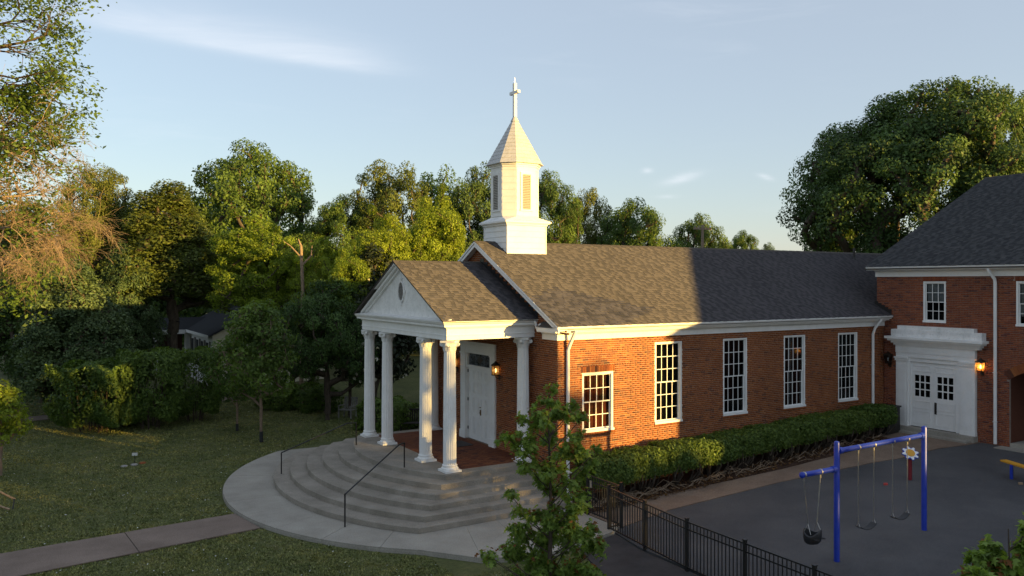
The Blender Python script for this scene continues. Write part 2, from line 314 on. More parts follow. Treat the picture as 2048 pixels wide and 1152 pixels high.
# terrace, cut into slabs by its joints
YC = 4.836
def terrace():
    C0 = Vector((0.17, YC)); RR = 8.92; base = bpy.data.objects.new('terrace', None)
    pts = []
    for k in range(0, 46):
        a = math.atan2(-1.98 - YC, -5.58 - 0.17) % (2 * math.pi); b = math.atan2(6.9, -5.4) % (2 * math.pi)
        t = a + (b - a) * k / 45; pts.append((C0.x + RR * math.cos(t), C0.y + RR * math.sin(t)))
    edge = [(-0.02, -3.05), (-0.5, -3.36), (-3.25, -3.93), (-4.54, -3.32)] + pts + [(-3.4, 11.75), (-0.02, 11.75)]
    inner = (-1.6, YC)
    bed = sheet('terrace_bed', edge, 'concrete', dz=0.0, thick=0.2, slope=True); bed.name = 'terrace'; bed['kind'] = 'structure'
    # slabs: wedges from the steps outwards
    cuts = [0, 2, 3, 7, 12, 17, 22, 27, 32, 37, 42, 46, 49, len(edge) - 1]
    for a, b in zip(cuts, cuts[1:]):
        poly = edge[a:b + 1] + [inner]
        c = (sum(p[0] for p in poly) / len(poly), sum(p[1] for p in poly) / len(poly))
        def shr(p):
            d = math.hypot(p[0] - c[0], p[1] - c[1]); k = max(0, 1 - 0.014 / max(d, 0.1)); return (c[0] + (p[0] - c[0]) * k, c[1] + (p[1] - c[1]) * k)
        poly = [shr(p) for p in poly]
        MB().prism([(x, y, -0.14) for x, y in poly], (0, 0, 0.14 + random.uniform(-0.002, 0.002))).build('slab', 'concrete', bed)
terrace()
def straight_path(name, a, b, c, d, n, mat, z):
    # a walk of n slabs between the edge a->b and the edge d->c
    a, b, c, d = map(Vector, (a, b, c, d)); bed = MB().prism([(p.x, p.y, z - 0.12) for p in (a, b, c, d)], (0, 0, 0.095)).build(name, 'asphalt'); bed['kind'] = 'structure'
    for k in range(n):
        t0, t1 = k / n + 0.0007, (k + 1) / n - 0.0007
        q = [a.lerp(b, t0), a.lerp(b, t1), d.lerp(c, t1), d.lerp(c, t0)]
        MB().prism([(p.x, p.y, z - 0.11) for p in q], (0, 0, 0.11 + random.uniform(-0.004, 0.004))).build('slab', mat, bed)
straight_path('path', (-8.75, 4.05), (-23.6, 2.70), (-24.1, 0.10), (-8.45, 2.28), 5, 'path_concrete', -0.085)
straight_path('path', (-3.5, 29.6), (-22, 25.4), (-22, 24.0), (-3.5, 28.0), 6, 'path_concrete', -0.09)
sheet('playground_surface', [(-0.35, -3.12), (2.1, -2.75), (6.7, -2.83), (11.2, -3.25), (12.3, -3.5), (13.3, -3.45), (14.6, -3.55), (15.6, -3.85), (16.42, -4.0), (16.42, -23), (-0.85, -23), (-0.62, -4.6)], 'rubber_ground', dz=0.0)
sheet('walkway', [(0.02, -3.02), (2.1, -2.70), (6.7, -2.78), (11.2, -3.20), (12.3, -3.45), (13.3, -3.40), (14.6, -3.5), (15.6, -3.8), (16.42, -3.95), (16.42, -0.02), (14.9, -0.02), (14.6, -1.75), (8.0, -1.80), (2.3, -1.45), (0.02, -1.5)], 'walk_concrete', dz=0.004)
sheet('mulch_bed', [(0.02, -1.47), (2.3, -1.42), (8.0, -1.77), (14.57, -1.72), (14.87, -0.02), (0.02, -0.02)], 'mulch', dz=0.02)
sheet('driveway', [(-0.45, -3.40), (-0.72, -4.7), (-0.95, -23), (-5.5, -23), (-2.75, -6.2), (-2.25, -4.6), (-1.9, -3.72)], 'asphalt', dz=-0.012)

# ------------------------------------------------------------------ masonry
CO = 0.0677; BL = 0.2125
def subtract(iv, holes):
    out = [iv]
    for h0, h1 in holes:
        nxt = []
        for a, b in out:
            if h1 <= a or h0 >= b: nxt.append((a, b)); continue
            if h0 > a: nxt.append((a, h0))
            if h1 < b: nxt.append((h1, b))
        out = nxt
    return out
def lay_bricks(z0, z1, span, holes, seed=0):
    # span(z) gives the wall's interval at a height, holes are functions of a height that give an interval or None
    rnd = random.Random(seed); out = []; k = 0; z = z0
    while z < z1 - 0.03:
        zm = z + CO / 2; iv = span(zm)
        if iv and iv[1] - iv[0] > 0.05:
            hs = [h(zm) for h in holes]; hs = [h for h in hs if h]
            off = (k % 2) * BL / 2 + rnd.uniform(-0.006, 0.006); header = (k % 7 == 6); bl = BL / 2 if header else BL
            for a, b in subtract(iv, hs):
                x = math.floor((a - off) / bl) * bl + off
                while x < b:
                    u0, u1 = max(a, x) + 0.006, min(b, x + bl) - 0.006
                    if u1 - u0 > 0.025: out.append((u0, u1, z + 0.006 + rnd.uniform(-.001, .001), z + CO - 0.006, rnd.uniform(0.0, 0.005), min(1, max(0, rnd.gauss(0.55, 0.15) if rnd.random() < 0.93 else 0.08))))
                    x += bl
        z += CO; k += 1
    return out
def bricks_mesh(name, bl, fr, mat, parent, back=0.02):
    # fr(u, w, v): wall coordinates (along, outwards, up) to world
    if not bl: return
    A = np.array(bl); n = len(A); v = np.zeros((n, 8, 3))
    def put(i, u, w, z): v[:, i, 0], v[:, i, 1], v[:, i, 2] = fr(u, w, z)
    for i, (u, z) in enumerate(((0, 2), (1, 2), (1, 3), (0, 3))):
        put(i, A[:, u], A[:, 4], A[:, z]); put(i + 4, A[:, u], np.full(n, -back), A[:, z])
    F = np.array([(0, 1, 2, 3), (0, 4, 5, 1), (1, 5, 6, 2), (2, 6, 7, 3), (3, 7, 4, 0)])
    f = (F[None] + (np.arange(n) * 8)[:, None, None]).reshape(-1, 4)
    o = mesh_np(name, v.reshape(-1, 3), f, np.repeat(A[:, 5], 5), mat, parent, 'stuff'); return o
def rect_hole(u0, u1, z0, z1): return lambda z: (u0, u1) if z0 < z < z1 else None
def mortar(fr, u0, u1, z0, z1, holes, depth=0.008, reveal=0.12):
    mb = MB(); us = sorted(set([u0, u1] + [h for r_ in holes for h in r_[:2]])); zs = sorted(set([z0, z1] + [h for r_ in holes for h in r_[2:]]))
    for a, b in zip(us, us[1:]):
        for c, d in zip(zs, zs[1:]):
            um, zm = (a + b) / 2, (c + d) / 2
            if any(r_[0] < um < r_[1] and r_[2] < zm < r_[3] for r_ in holes): continue
            mb.add([fr(a, -depth, c), fr(b, -depth, c), fr(b, -depth, d), fr(a, -depth, d)], [(0, 1, 2, 3)])
    for a, b, c, d in holes:
        for (p, q) in (((a, c), (a, d)), ((b, c), (b, d)), ((a, c), (b, c)), ((a, d), (b, d))):
            mb.add([fr(p[0], -depth, p[1]), fr(q[0], -depth, q[1]), fr(q[0], -reveal, q[1]), fr(p[0], -reveal, p[1])], [(0, 1, 2, 3)])
    return mb
def soldiers(u0, u1, z0, z1, seed, proud=0.006):
    rnd = random.Random(seed); out = []; u = u0
    while u < u1 - 0.03: out.append((u + 0.0045, min(u + CO, u1) - 0.004, z0 + 0.004, z1 - 0.004, proud + rnd.uniform(0, 0.003), rnd.uniform(0.35, 0.75))); u += CO
    return out

# ------------------------------------------------------------------ the chapel
LW = 16.46; WD = 9.672; ZF = 4.935; ZE = 5.38; ZR = 8.205; KR = (ZR - ZE) / (YC + 0.42); XR = -0.27
chapel = thing('chapel', (0, 0, 0), 'red brick chapel with white columned porch, shingled gable roof and white steeple', 'church')
frS = lambda u, w, z: (u, -w, z); frF = lambda u, w, z: (-w, u, z)
TW = [(3.952 + k * 3.186, 3.952 + k * 3.186 + 1.217, 1.989, 4.744) for k in range(4)]; SW = (0.944, 2.188, 1.986, 3.873)
wall = mortar(frS, 0, 17.5, -0.4, ZF + 0.3, TW + [SW])
door_hole = (3.78, 6.27, 0.93, 4.5)
wf = mortar(frF, 0, WD, -0.4, ZF, [door_hole], reveal=0.2); b0 = len(wall.v); wall.v += wf.v; wall.f += [tuple(i + b0 for i in f) for f in wf.f]
def front_span(z):
    if z < 5.1: return (0.0, WD)
    h = (ZR - 0.12 - z) / KR; return (YC - h, YC + h) if h > 0 else None
wall.add([(0.008, -0.35 + 0.4, ZF), (0.008, WD - 0.05, ZF), (0.008, WD - 0.05, ZE - 0.05), (0.008, YC, ZR - 0.1), (0.008, 0.05, ZE - 0.05)], [(0, 1, 2, 3, 4)])
wall.add([(26.9, 0, -0.4), (26.9, WD, -0.4), (26.9, WD, ZF), (26.9, YC, ZR - 0.1), (26.9, 0, ZF)], [(0, 1, 2, 3, 4)]); wall.add([(0.008, WD - 0.01, -0.4), (26.9, WD - 0.01, -0.4), (26.9, WD - 0.01, ZF + .3), (0.008, WD - 0.01, ZF + .3)], [(0, 1, 2, 3)])
wall_o = wall.build('wall', 'mortar', chapel)
side = lay_bricks(-0.15, ZF + 0.02, lambda z: (0.0, LW), [rect_hole(*h) for h in TW] + [rect_hole(SW[0] - 0.05, SW[1] + 0.05, SW[3] - 0.01, SW[3] + 0.203), rect_hole(SW[0] - 0.05, SW[1] + 0.05, SW[2] - 0.10, SW[2] + 0.01), rect_hole(*SW)]
                  + [rect_hole(h[0] - 0.03, h[1] + 0.03, h[2] - 0.10, h[2] + 0.01) for h in TW], 3)
side += soldiers(SW[0] - 0.05, SW[1] + 0.05, SW[3], SW[3] + 0.203, 5) + soldiers(SW[0] - 0.05, SW[1] + 0.05, SW[2] - 0.10, SW[2], 6, 0.03)
for h in TW: side += soldiers(h[0] - 0.03, h[1] + 0.03, h[2] - 0.10, h[2], 8, 0.02)
def seen(b):
    x, z = (b[0] + b[1]) / 2, (b[2] + b[3]) / 2; d = depth_of((x, 0)); hidden = z < 1.5 or x < 0.45
    return -(b[1] - b[0]) * (b[3] - b[2]) / d ** 2 + (1 if hidden else 0)
side.sort(key=seen); near, rest = side[:300], side[300:]
ub = MB().add([(0, 0, 0), (1, 0, 0), (1, 0, 1), (0, 0, 1), (0, 1, 0), (1, 1, 0), (1, 1, 1), (0, 1, 1)], [(0, 1, 2, 3), (0, 4, 5, 1), (1, 5, 6, 2), (2, 6, 7, 3), (3, 7, 4, 0)])
ub_me = bpy.data.meshes.new('brick'); ub_me.from_pydata(ub.v, [], ub.f); ub_me.materials.append(MAT['brick_single'])
for u0, u1, z0, z1, w, r_ in near:
    o = bpy.data.objects.new('brick', ub_me); COL.objects.link(o); o.parent = wall_o; o.location = (u0, -w, z0); o.scale = (u1 - u0, w + 0.02, z1 - z0)
bricks_mesh('brickwork', rest, frS, 'brick', wall_o)
def in_return(z): return (0.0, 0.80) if ZF < z < 5.28 else None
fb = lay_bricks(-0.15, ZR - 0.15, front_span, [rect_hole(*door_hole), in_return], 11)
bricks_mesh('front_brickwork', fb, frF, 'brick', wall_o)

# roofs made of single tabs
def shingle_field(u0, u1, slen, seed, expo=0.142, notch=None):
    rnd = random.Random(seed); out = []; n = int(slen / expo)
    for k in range(n + 1):
        s = k * expo; u = u0 - rnd.uniform(0, 0.3); alt = rnd.random() < 0.5
        while u < u1:
            w = rnd.choice((0.11, 0.14, 0.17, 0.20, 0.24)); a, b = max(u, u0), min(u + w, u1); s1 = min(s + expo + 0.03, slen)
            if b - a > 0.02 and s1 - s > 0.02: out.append((a + 0.003, b - 0.003, s - (0.010 if alt else 0), s1, 0.017 if alt else 0.008, min(1, max(0, rnd.gauss(0.70, 0.10) if alt else rnd.gauss(0.30, 0.10)))))
            u += w; alt = (not alt) if rnd.random() < 0.85 else alt
    return out
def shingles_mesh(name, sh, fr, mat, parent):
    # fr(u, s, h): along the eave, up the slope, off the deck
    A = np.array(sh); n = len(A); v = np.zeros((n, 6, 3)); z0 = np.full(n, 0.001)
    def put(i, u, s, h): v[:, i, 0], v[:, i, 1], v[:, i, 2] = fr(u, s, h)
    put(0, A[:, 0], A[:, 2], A[:, 4]); put(1, A[:, 1], A[:, 2], A[:, 4]); put(2, A[:, 1], A[:, 3], z0); put(3, A[:, 0], A[:, 3], z0); put(4, A[:, 0], A[:, 2], -z0); put(5, A[:, 1], A[:, 2], -z0)
    q = (np.array([(0, 1, 2, 3), (4, 5, 1, 0), (4, 0, 3, 3), (5, 2, 1, 1)])[None] + (np.arange(n) * 6)[:, None, None])
    f4 = q[:, :2].reshape(-1, 4); return mesh_np(name, v.reshape(-1, 3), f4, np.repeat(A[:, 5], 2), mat, parent, 'stuff')
def slope_frame(o, e, up):                    # origin at the eave, e along it, up the slope
    o, e, up = Vector(o), Vector(e).normalized(), Vector(up).normalized(); nn = e.cross(up); nn = nn if nn.z > 0 else -nn
    return lambda u, s, h: tuple(o[i] + e[i] * u + up[i] * s + nn[i] * h for i in range(3))
SL = math.hypot(YC + 0.42, ZR - ZE); UPV = (0, YC + 0.42, ZR - ZE); TH = math.atan2(ZR - ZE, YC + 0.42)
deck = MB(); deck.prism([(XR, -0.40, ZE - 0.02), (XR, YC, ZR - 0.01), (XR, WD + 0.40, ZE - 0.02), (XR, WD + 0.40, ZE - 0.10), (XR, YC, ZR - 0.09), (XR, -0.40, ZE - 0.10)], (27.5, 0, 0))
roof = deck.build('roof', 'roof_cap', chapel)
msh = shingle_field(XR - 0.02, 26.5, SL + 0.01, 21)
def sh_seen(s): return abs(s[0] - 1.0) * 1.0 + abs(s[2] - 0.9) * 2.2 - (s[1] - s[0]) * 3
msh.sort(key=sh_seen); nearS, restS = msh[:300], msh[300:]
us = MB().add([(0, 0, 1), (1, 0, 1), (1, 1, 0), (0, 1, 0), (0, 0, 0), (1, 0, 0)], [(0, 1, 2, 3), (4, 5, 1, 0), (4, 0, 3), (5, 2, 1)])
us_me = bpy.data.meshes.new('shingle'); us_me.from_pydata(us.v, [], us.f); us_me.materials.append(MAT['shingle_single'])
frM = slope_frame((0, -0.43, ZE - 0.005), (1, 0, 0), UPV)
for a, b, s0, s1, h, r_ in nearS:
    o = bpy.data.objects.new('shingle', us_me); COL.objects.link(o); o.parent = roof; o.location = frM(a, s0, 0); o.rotation_euler = (TH, 0, 0); o.scale = (b - a, s1 - s0, h)
shingles_mesh('shingle_field', restS, frM, 'shingle', roof)
shingles_mesh('shingle_field', shingle_field(XR - 0.02, 3, SL, 22), slope_frame((0, WD + 0.43, ZE - 0.005), (1, 0, 0), (0, -(YC + 0.42), ZR - ZE)), 'shingle', roof)
for k in range(112):                            # ridge caps lap one over the next
    x = XR - 0.03 + k * 0.24; t = 0.012 if k % 2 else 0.016
    MB().prism([(x, YC - 0.15, ZR - 0.075 + t), (x, YC, ZR + 0.008 + t), (x, YC + 0.15, ZR - 0.075 + t), (x, YC, ZR - 0.01)], (0.262, 0, -0.006)).build('ridge_shingle', 'roof_cap', roof)
# cornice, gutter and rake boards
prof = [(0.01, ZF), (-0.045, ZF), (-0.045, ZF + 0.17), (-0.075, ZF + 0.19), (-0.10, ZF + 0.235), (-0.26, ZF + 0.24), (-0.27, ZF + 0.30), (0.01, ZF + 0.36)]
prof2 = [(0.0, ZF), (0.045, ZF), (0.045, ZF + 0.17), (0.075, ZF + 0.19), (0.10, ZF + 0.235), (0.25, ZF + 0.24), (0.26, ZF + 0.30), (0.27, ZF + 0.385), (0.0, ZF + 0.40)]
cn = MB(); cn.loft([[(LW - 0.01, -o_, z), (-o_, -o_, z), (-o_, 0.80, z)] for o_, z in prof2], cap=False, closed=False)
cn.add([(-o_, 0.80, z) for o_, z in prof2], [tuple(range(len(prof2)))]); cno = cn.build('cornice', 'white_paint', chapel)
MB().prism([(-0.29, -0.27, ZF + 0.404), (0.0, -0.27, ZF + 0.404), (0.0, -0.27, ZF + 0.56)], (0, 1.09, 0)).build('return_cap', 'roof_cap', cno)
gut = [(-0.275, 5.235), (-0.345, 5.235), (-0.36, 5.27), (-0.405, 5.30), (-0.43, 5.34), (-0.43, 5.375), (-0.415, 5.375), (-0.41, 5.34), (-0.275, 5.34)]
MB().prism([(-0.285, y, z) for y, z in gut], (LW + 0.283, 0, 0)).build('gutter', 'white_paint', chapel)
def eave_return(y0, y1):
    mb = MB(); p2 = [(0.0, ZF), (-0.045, ZF), (-0.045, ZF + 0.17), (-0.075, ZF + 0.19), (-0.10, ZF + 0.235), (-0.22, ZF + 0.24), (-0.235, ZF + 0.30), (-0.275, ZF + 0.36), (-0.285, ZF + 0.40), (0.0, ZF + 0.40)]
    mb.prism([(x, y0, z) for x, z in p2], (0, y1 - y0, 0)); o = mb.build('eave_return', 'white_paint', chapel)
    MB().prism([(-0.29, y0, ZF + 0.405), (0.0, y0, ZF + 0.405), (0.0, y0, ZF + 0.60)], (0, y1 - y0, 0)).build('return_cap', 'roof_cap', o)
eave_return(WD - 0.8, WD + 0.40)
for sgn in (-1, 1):
    def rk(y, dz): return ZE + (YC + 0.42 - abs(y - YC)) * KR + dz
    ya, yb = YC + sgn * (YC + 0.42), YC
    MB().prism([(XR, ya, rk(ya, -0.20)), (XR, ya, rk(ya, -0.005)), (XR, yb, rk(yb, -0.005)), (XR, yb, rk(yb, -0.20))], (0.05, 0, 0)).build('rake_board', 'white_paint', chapel)
    MB().prism([(XR - 0.022, ya, rk(ya, -0.075)), (XR - 0.022, ya, rk(ya, 0.0)), (XR - 0.022, yb, rk(yb, 0.0)), (XR - 0.022, yb, rk(yb, -0.075))], (0.02, 0, 0)).build('rake_trim', 'white_paint', chapel)
    MB().prism([(XR + 0.05, ya, rk(ya, -0.14)), (XR + 0.05, ya, rk(ya, -0.11)), (XR + 0.05, yb, rk(yb, -0.11)), (XR + 0.05, yb, rk(yb, -0.14))], (0.3, 0, 0)).build('rake_soffit', 'white_paint', chapel)
def downspout(pts, parent, name='downspout', r=0.056):
    o = MB().tube(pts, r, 8).build(name, 'white_paint', parent, True)
    zs = [p[2] for p in pts]
    for z in (min(zs) + 0.8, min(zs) + 2.6):
        if z < max(zs) - 0.6: x, y = pts[-1][0], pts[-1][1]; MB().box(x - 0.055, x + 0.055, y - 0.05, y + 0.07, z, z + 0.025).build('strap', 'white_worn', o)
downspout([(0.42, -0.36, 5.26), (0.42, -0.34, 5.20), (0.36, -0.14, 4.80), (0.34, -0.07, 4.62), (0.34, -0.07, 0.15), (0.34, -0.2, 0.05)], chapel)
downspout([(15.75, -0.36, 5.26), (15.75, -0.34, 5.18), (15.66, -0.14, 4.86), (15.63, -0.07, 4.62), (15.63, -0.07, 0.75)], chapel)
def window(fr, u0, u1, z0, z1, nx, nyu, nyl, parent, rec=0.06, blind=None, behind='interior', casing=0.07, sillh=0.07):
    # fr(u, w, z) wall coordinates; the window part is the casing, sashes, muntins and panes are its sub-parts
    def bx(a, b, w0, w1, c, d):
        p, q = fr(a, w0, c), fr(b, w1, d); return (p[0], q[0], p[1], q[1], p[2], q[2])
    mb = MB()
    for b in (bx(u0, u0 + casing, -rec - 0.06, -rec + 0.045, z0, z1), bx(u1 - casing, u1, -rec - 0.06, -rec + 0.045, z0, z1), bx(u0 + casing, u1 - casing, -rec - 0.06, -rec + 0.04, z1 - casing, z1)): mb.box(*b)
    mb.box(*bx(u0 - 0.012, u1 + 0.012, -rec - 0.06, 0.028, z0 - 0.005, z0 + sillh))
    w = mb.build('window', 'white_paint', parent)
    a, b, c, d = u0 + casing, u1 - casing, z0 + sillh, z1 - casing; zm = c + (d - c) * nyl / (nyu + nyl)
    for name, lo, hi, off, ny in (('upper_sash', zm - 0.02, d, -rec - 0.01, nyu), ('lower_sash', c, zm + 0.02, -rec - 0.045, nyl)):
        s = MB(); st = 0.032
        for q in (bx(a, a + st, off - 0.03, off, lo, hi), bx(b - st, b, off - 0.03, off, lo, hi), bx(a + st, b - st, off - 0.03, off, lo, lo + st), bx(a + st, b - st, off - 0.03, off, hi - st, hi)): s.box(*q)
        s.build(name, 'white_paint', w)
        ia, ib, ic, id_ = a + st, b - st, lo + st, hi - st; pw, ph, mt = (ib - ia) / nx, (id_ - ic) / ny, 0.011
        for i in range(1, nx): bar('muntin', bx(ia + i * pw - mt, ia + i * pw + mt, off - 0.026, off - 0.002, ic, id_), 'white_paint', w)
        for j in range(1, ny): bar('muntin', bx(ia, ib, off - 0.024, off - 0.004, ic + j * ph - mt, ic + j * ph + mt), 'white_paint', w)
        for i in range(nx):
            for j in range(ny): bar('pane', bx(ia + i * pw, ia + (i + 1) * pw, off - 0.016, off - 0.013, ic + j * ph, ic + (j + 1) * ph), 'glass', w)
    iz = bx(u0 - 0.02, u1 + 0.02, -rec - 0.42, -rec - 0.40, z0 - 0.02, z1 + 0.02); MB().box(*iz).build('interior', behind, w)
    rv = MB()
    for q in (bx(u0 - 0.04, u0 - 0.01, -rec - 0.42, -rec - 0.065, z0, z1), bx(u1 + 0.01, u1 + 0.04, -rec - 0.42, -rec - 0.065, z0, z1), bx(u0, u1, -rec - 0.42, -rec - 0.065, z1, z1 + 0.03), bx(u0, u1, -rec - 0.42, -rec - 0.065, z0 - 0.03, z0)): rv.box(*q)
    rv.build('reveal', 'interior', w)
    if blind is not None:
        k = d
        while k > blind: bar('blind_slat', bx(a + 0.04, b - 0.04, -rec - 0.085, -rec - 0.078, k - 0.045, k), 'blind', w); k -= 0.05
    return w
for h in TW: window(frS, *h, 4, 3, 3, chapel)
window(frS, *SW, 4, 2, 2, chapel, behind='interior')
sw = MB()
for k in range(6):
    a = SW[0] + 0.09 + k * 0.178; sw = MB().box(a, a + 0.168, 0.19, 0.215, SW[2] + 0.05, SW[3] - 0.05); sw.build('shutter', 'shutter', [c for c in chapel.children if c.name.startswith('window')][-1])
# porch: columns
PX = -2.949; ZP = 0.957; ZC = 4.969
CY_ = [1.528, 3.244, WD - 3.244, WD - 1.528]
def column():
    flute = lambda i, n: 1 - 0.10 * (0.5 - 0.5 * math.cos(2 * math.pi * (i % 4) / 4.0))
    sh = MB(); pr_ = [(0.206, 0.22), (0.206, 0.26)] + [(0.205 - 0.026 * (t ** 1.6), 0.26 + t * 3.38) for t in [k / 6 for k in range(1, 7)]] + [(0.182, 3.68)]
    sh.lathe(pr_, (0, 0, 0), 80, flute); o = sh.build('column', 'white_paint', chapel, True)
    b = MB(); b.box(-0.27, 0.27, -0.27, 0.27, 0.002, 0.065); b.lathe([(0.26, 0.067), (0.27, 0.085), (0.27, 0.105), (0.255, 0.125), (0.23, 0.135), (0.224, 0.155), (0.23, 0.175), (0.235, 0.185), (0.235, 0.20), (0.22, 0.215), (0.205, 0.225)], (0, 0, 0), 32)
    b.build('base', 'white_paint', o, True)
    c = MB(); c.lathe([(0.175, 3.655), (0.195, 3.665), (0.195, 3.69), (0.178, 3.70), (0.18, 3.72), (0.195, 3.80), (0.225, 3.87), (0.235, 3.915), (0.21, 3.93)], (0, 0, 0), 32)
    ab = []
    for k in range(32):                        # abacus with hollow sides
        a = 2 * math.pi * k / 32 + math.pi / 4; q = abs(math.cos(2 * (a - math.pi / 4))); rr = 0.245 + 0.085 * (1 - q) ** 1.3; ab.append((rr * math.cos(a), rr * math.sin(a)))
    c.prism([(x, y, 3.935) for x, y in ab], (0, 0, 0.065)); cap = c.build('capital', 'white_worn', o, True)
    for k in range(4):
        a = math.pi / 4 + k * math.pi / 2; d = Vector((math.cos(a), math.sin(a), 0)); t = Vector((-d.y, d.x, 0)); v = MB(); P0 = d * 0.255 + Vector((0, 0, 3.878)); ring = []
        for s in (-0.035, 0.035): ring.append([P0 + t * s + (d * math.cos(2 * math.pi * i / 12) + Vector((0, 0, 1)) * math.sin(2 * math.pi * i / 12)) * 0.062 for i in range(12)])
        v.loft(ring); v.build('volute', 'white_worn', cap)
    for k in range(8):
        a = k * math.pi / 4 + math.pi / 8; d = Vector((math.cos(a), math.sin(a), 0)); t = Vector((-d.y, d.x, 0)); v = MB(); pts = [(0.186, 3.70, 0.055), (0.197, 3.78, 0.06), (0.222, 3.83, 0.05), (0.245, 3.835, 0.025), (0.25, 3.815, 0.008)]
        v.loft([[d * r_ + t * w_ + Vector((0, 0, z)), d * (r_ + 0.016) + Vector((0, 0, z)), d * r_ - t * w_ + Vector((0, 0, z)), d * (r_ - 0.012) + Vector((0, 0, z))] for r_, z, w_ in pts]); v.build('acanthus_leaf', 'white_worn', cap)
    return o
col0 = column(); spots = [(PX, y) for y in CY_] + [(-0.30, CY_[0]), (-0.30, CY_[3])]
for i, (x, y) in enumerate(spots):
    o = col0 if i == 0 else copy_tree(col0); o.location = (x, y, ZP + 0.002); o.rotation_euler = (0, 0, 0)
# entablature
EX, EY0, EY1 = -3.16, 1.31, WD - 1.31
def ent_ring(x, off, z):                       # U-shaped outline at a height, pushed out by off
    return [(0.0, EY0 - off, z), (x - off, EY0 - off, z), (x - off, EY1 + off, z), (0.0, EY1 + off, z)]
steps_ = [(0.0, ZC + 0.003), (0.0, ZC + 0.13), (0.018, ZC + 0.135), (0.018, ZC + 0.16), (0.0, ZC + 0.165), (0.0, ZC + 0.34), (0.03, ZC + 0.36), (0.05, ZC + 0.40), (0.15, ZC + 0.41), (0.155, ZC + 0.47), (0.19, ZC + 0.50), (0.23, ZC + 0.56), (0.235, ZC + 0.59)]
en = MB(); en.loft([ent_ring(EX, o, z) for o, z in steps_], cap=False, closed=False)
en.add(ent_ring(EX, 0.0, ZC + 0.003) + [(0.0, EY0 + 0.42, ZC + 0.003), (EX + 0.42, EY0 + 0.42, ZC + 0.003), (EX + 0.42, EY1 - 0.42, ZC + 0.003), (0.0, EY1 - 0.42, ZC + 0.003)], [(0, 1, 5, 4), (1, 2, 6, 5), (2, 3, 7, 6)])
en.add(ent_ring(EX, 0.235, ZC + 0.59), [(0, 1, 2, 3)])
ent = en.build('entablature', 'white_paint', chapel)
inn = MB(); inn.loft([[(0.0, EY0 + 0.42, z), (EX + 0.42, EY0 + 0.42, z), (EX + 0.42, EY1 - 0.42, z), (0.0, EY1 - 0.42, z)] for z in (ZC + 0.004, ZC + 0.25)], cap=False, closed=False); inn.build('inner_beam', 'white_paint', chapel)
for k in range(26):
    y = EY0 + 0.42 + k * (EY1 - EY0 - 0.84) / 26; bar('ceiling_board', (EX + 0.42, 0.0, y + 0.004, y + (EY1 - EY0 - 0.84) / 26 - 0.004, ZC + 0.22, ZC + 0.24), 'white_worn', chapel)
# pediment
ZA = 7.46; ZB = 5.56; KP = (ZA - ZB) / (YC - 1.08)
tym = MB(); tym.prism([(-3.10, EY0 + 0.1, ZB), (-3.10, EY1 - 0.1, ZB), (-3.10, YC, ZA - 0.16)], (0.06, 0, 0)); tp = tym.build('pediment', 'white_worn', chapel)
MB().prism([(-3.38, EY0 - 0.20, ZB + 0.002), (-3.10, EY0 - 0.2, ZB + 0.06), (-3.10, EY0 - 0.20, ZB + 0.002)], (0, EY1 - EY0 + 0.4, 0)).build('pediment_ledge', 'white_worn', tp)
for sgn in (-1, 1):
    ya = YC + sgn * (YC - 1.08)
    for (x0, x1, d0, d1) in ((-3.37, -3.10, -0.11, -0.005), (-3.28, -3.10, -0.20, -0.112), (-3.18, -3.10, -0.29, -0.202)):
        yl = YC + sgn * (YC - 1.08 + min(0, d0 / KP + 0.06)); zl = lambda y, d: ZB + (YC - 1.08 - abs(y - YC)) * KP + d
        yb = YC + sgn * (YC - 1.08 + d0 / KP) if d0 < -0.12 else ya
        MB().prism([(x0, yb, max(ZB + 0.004, zl(yb, d0))), (x0, yb, max(ZB + 0.006, zl(yb, d1))), (x0, YC, zl(YC, d1)), (x0, YC, zl(YC, d0))], (x1 - x0, 0, 0)).build('raking_cornice', 'white_paint', tp)
def oval(parent):
    c = (-3.115, YC - 0.03, 6.42); n = 28; rings = [[(x, c[1] + a * math.cos(2 * math.pi * i / n), c[2] + b * math.sin(2 * math.pi * i / n)) for i in range(n)] for x, a, b in ((-3.10, 0.26, 0.37), (-3.145, 0.255, 0.365), (-3.15, 0.215, 0.315), (-3.105, 0.205, 0.305))]
    o = MB().loft(rings, cap=False).build('oval_vent', 'white_worn', parent, True)
    MB().prism([(-3.104, c[1] + 0.2 * math.cos(2 * math.pi * i / n), c[2] + 0.3 * math.sin(2 * math.pi * i / n)) for i in range(n)], (0.003, 0, 0)).build('vent_back', 'interior', o)
    for k in range(13):
        z = c[2] - 0.28 + k * 0.046; a = 0.2 * math.sqrt(max(0.02, 1 - ((z - c[2]) / 0.305) ** 2)); MB().prism([(-3.14, c[1] - a, z), (-3.108, c[1] - a, z + 0.03), (-3.108, c[1] - a, z + 0.038), (-3.14, c[1] - a, z + 0.008)], (0, 2 * a, 0)).build('slat', 'grey_wood', o)
    for (dy, dz, w, h) in ((0, 0.40, 0.05, 0.07), (0, -0.40, 0.05, 0.07), (0.29, 0, 0.05, 0.05), (-0.29, 0, 0.05, 0.05)): MB().box(-3.15, -3.102, c[1] + dy - w, c[1] + dy + w, c[2] + dz - h, c[2] + dz + h).build('keystone', 'white_worn', o)
oval(tp)
pl = math.hypot(YC - 1.08, ZA - ZB); XP = -3.40
pd = MB(); pd.prism([(XP, 1.08, ZB - 0.01), (XP, YC, ZA - 0.01), (XP, WD - 1.08, ZB - 0.01), (XP, WD - 1.08, ZB - 0.05), (XP, YC, ZA - 0.06), (XP, 1.08, ZB - 0.05)], (-XP, 0, 0)); proof = pd.build('porch_roof', 'roof_cap', chapel)
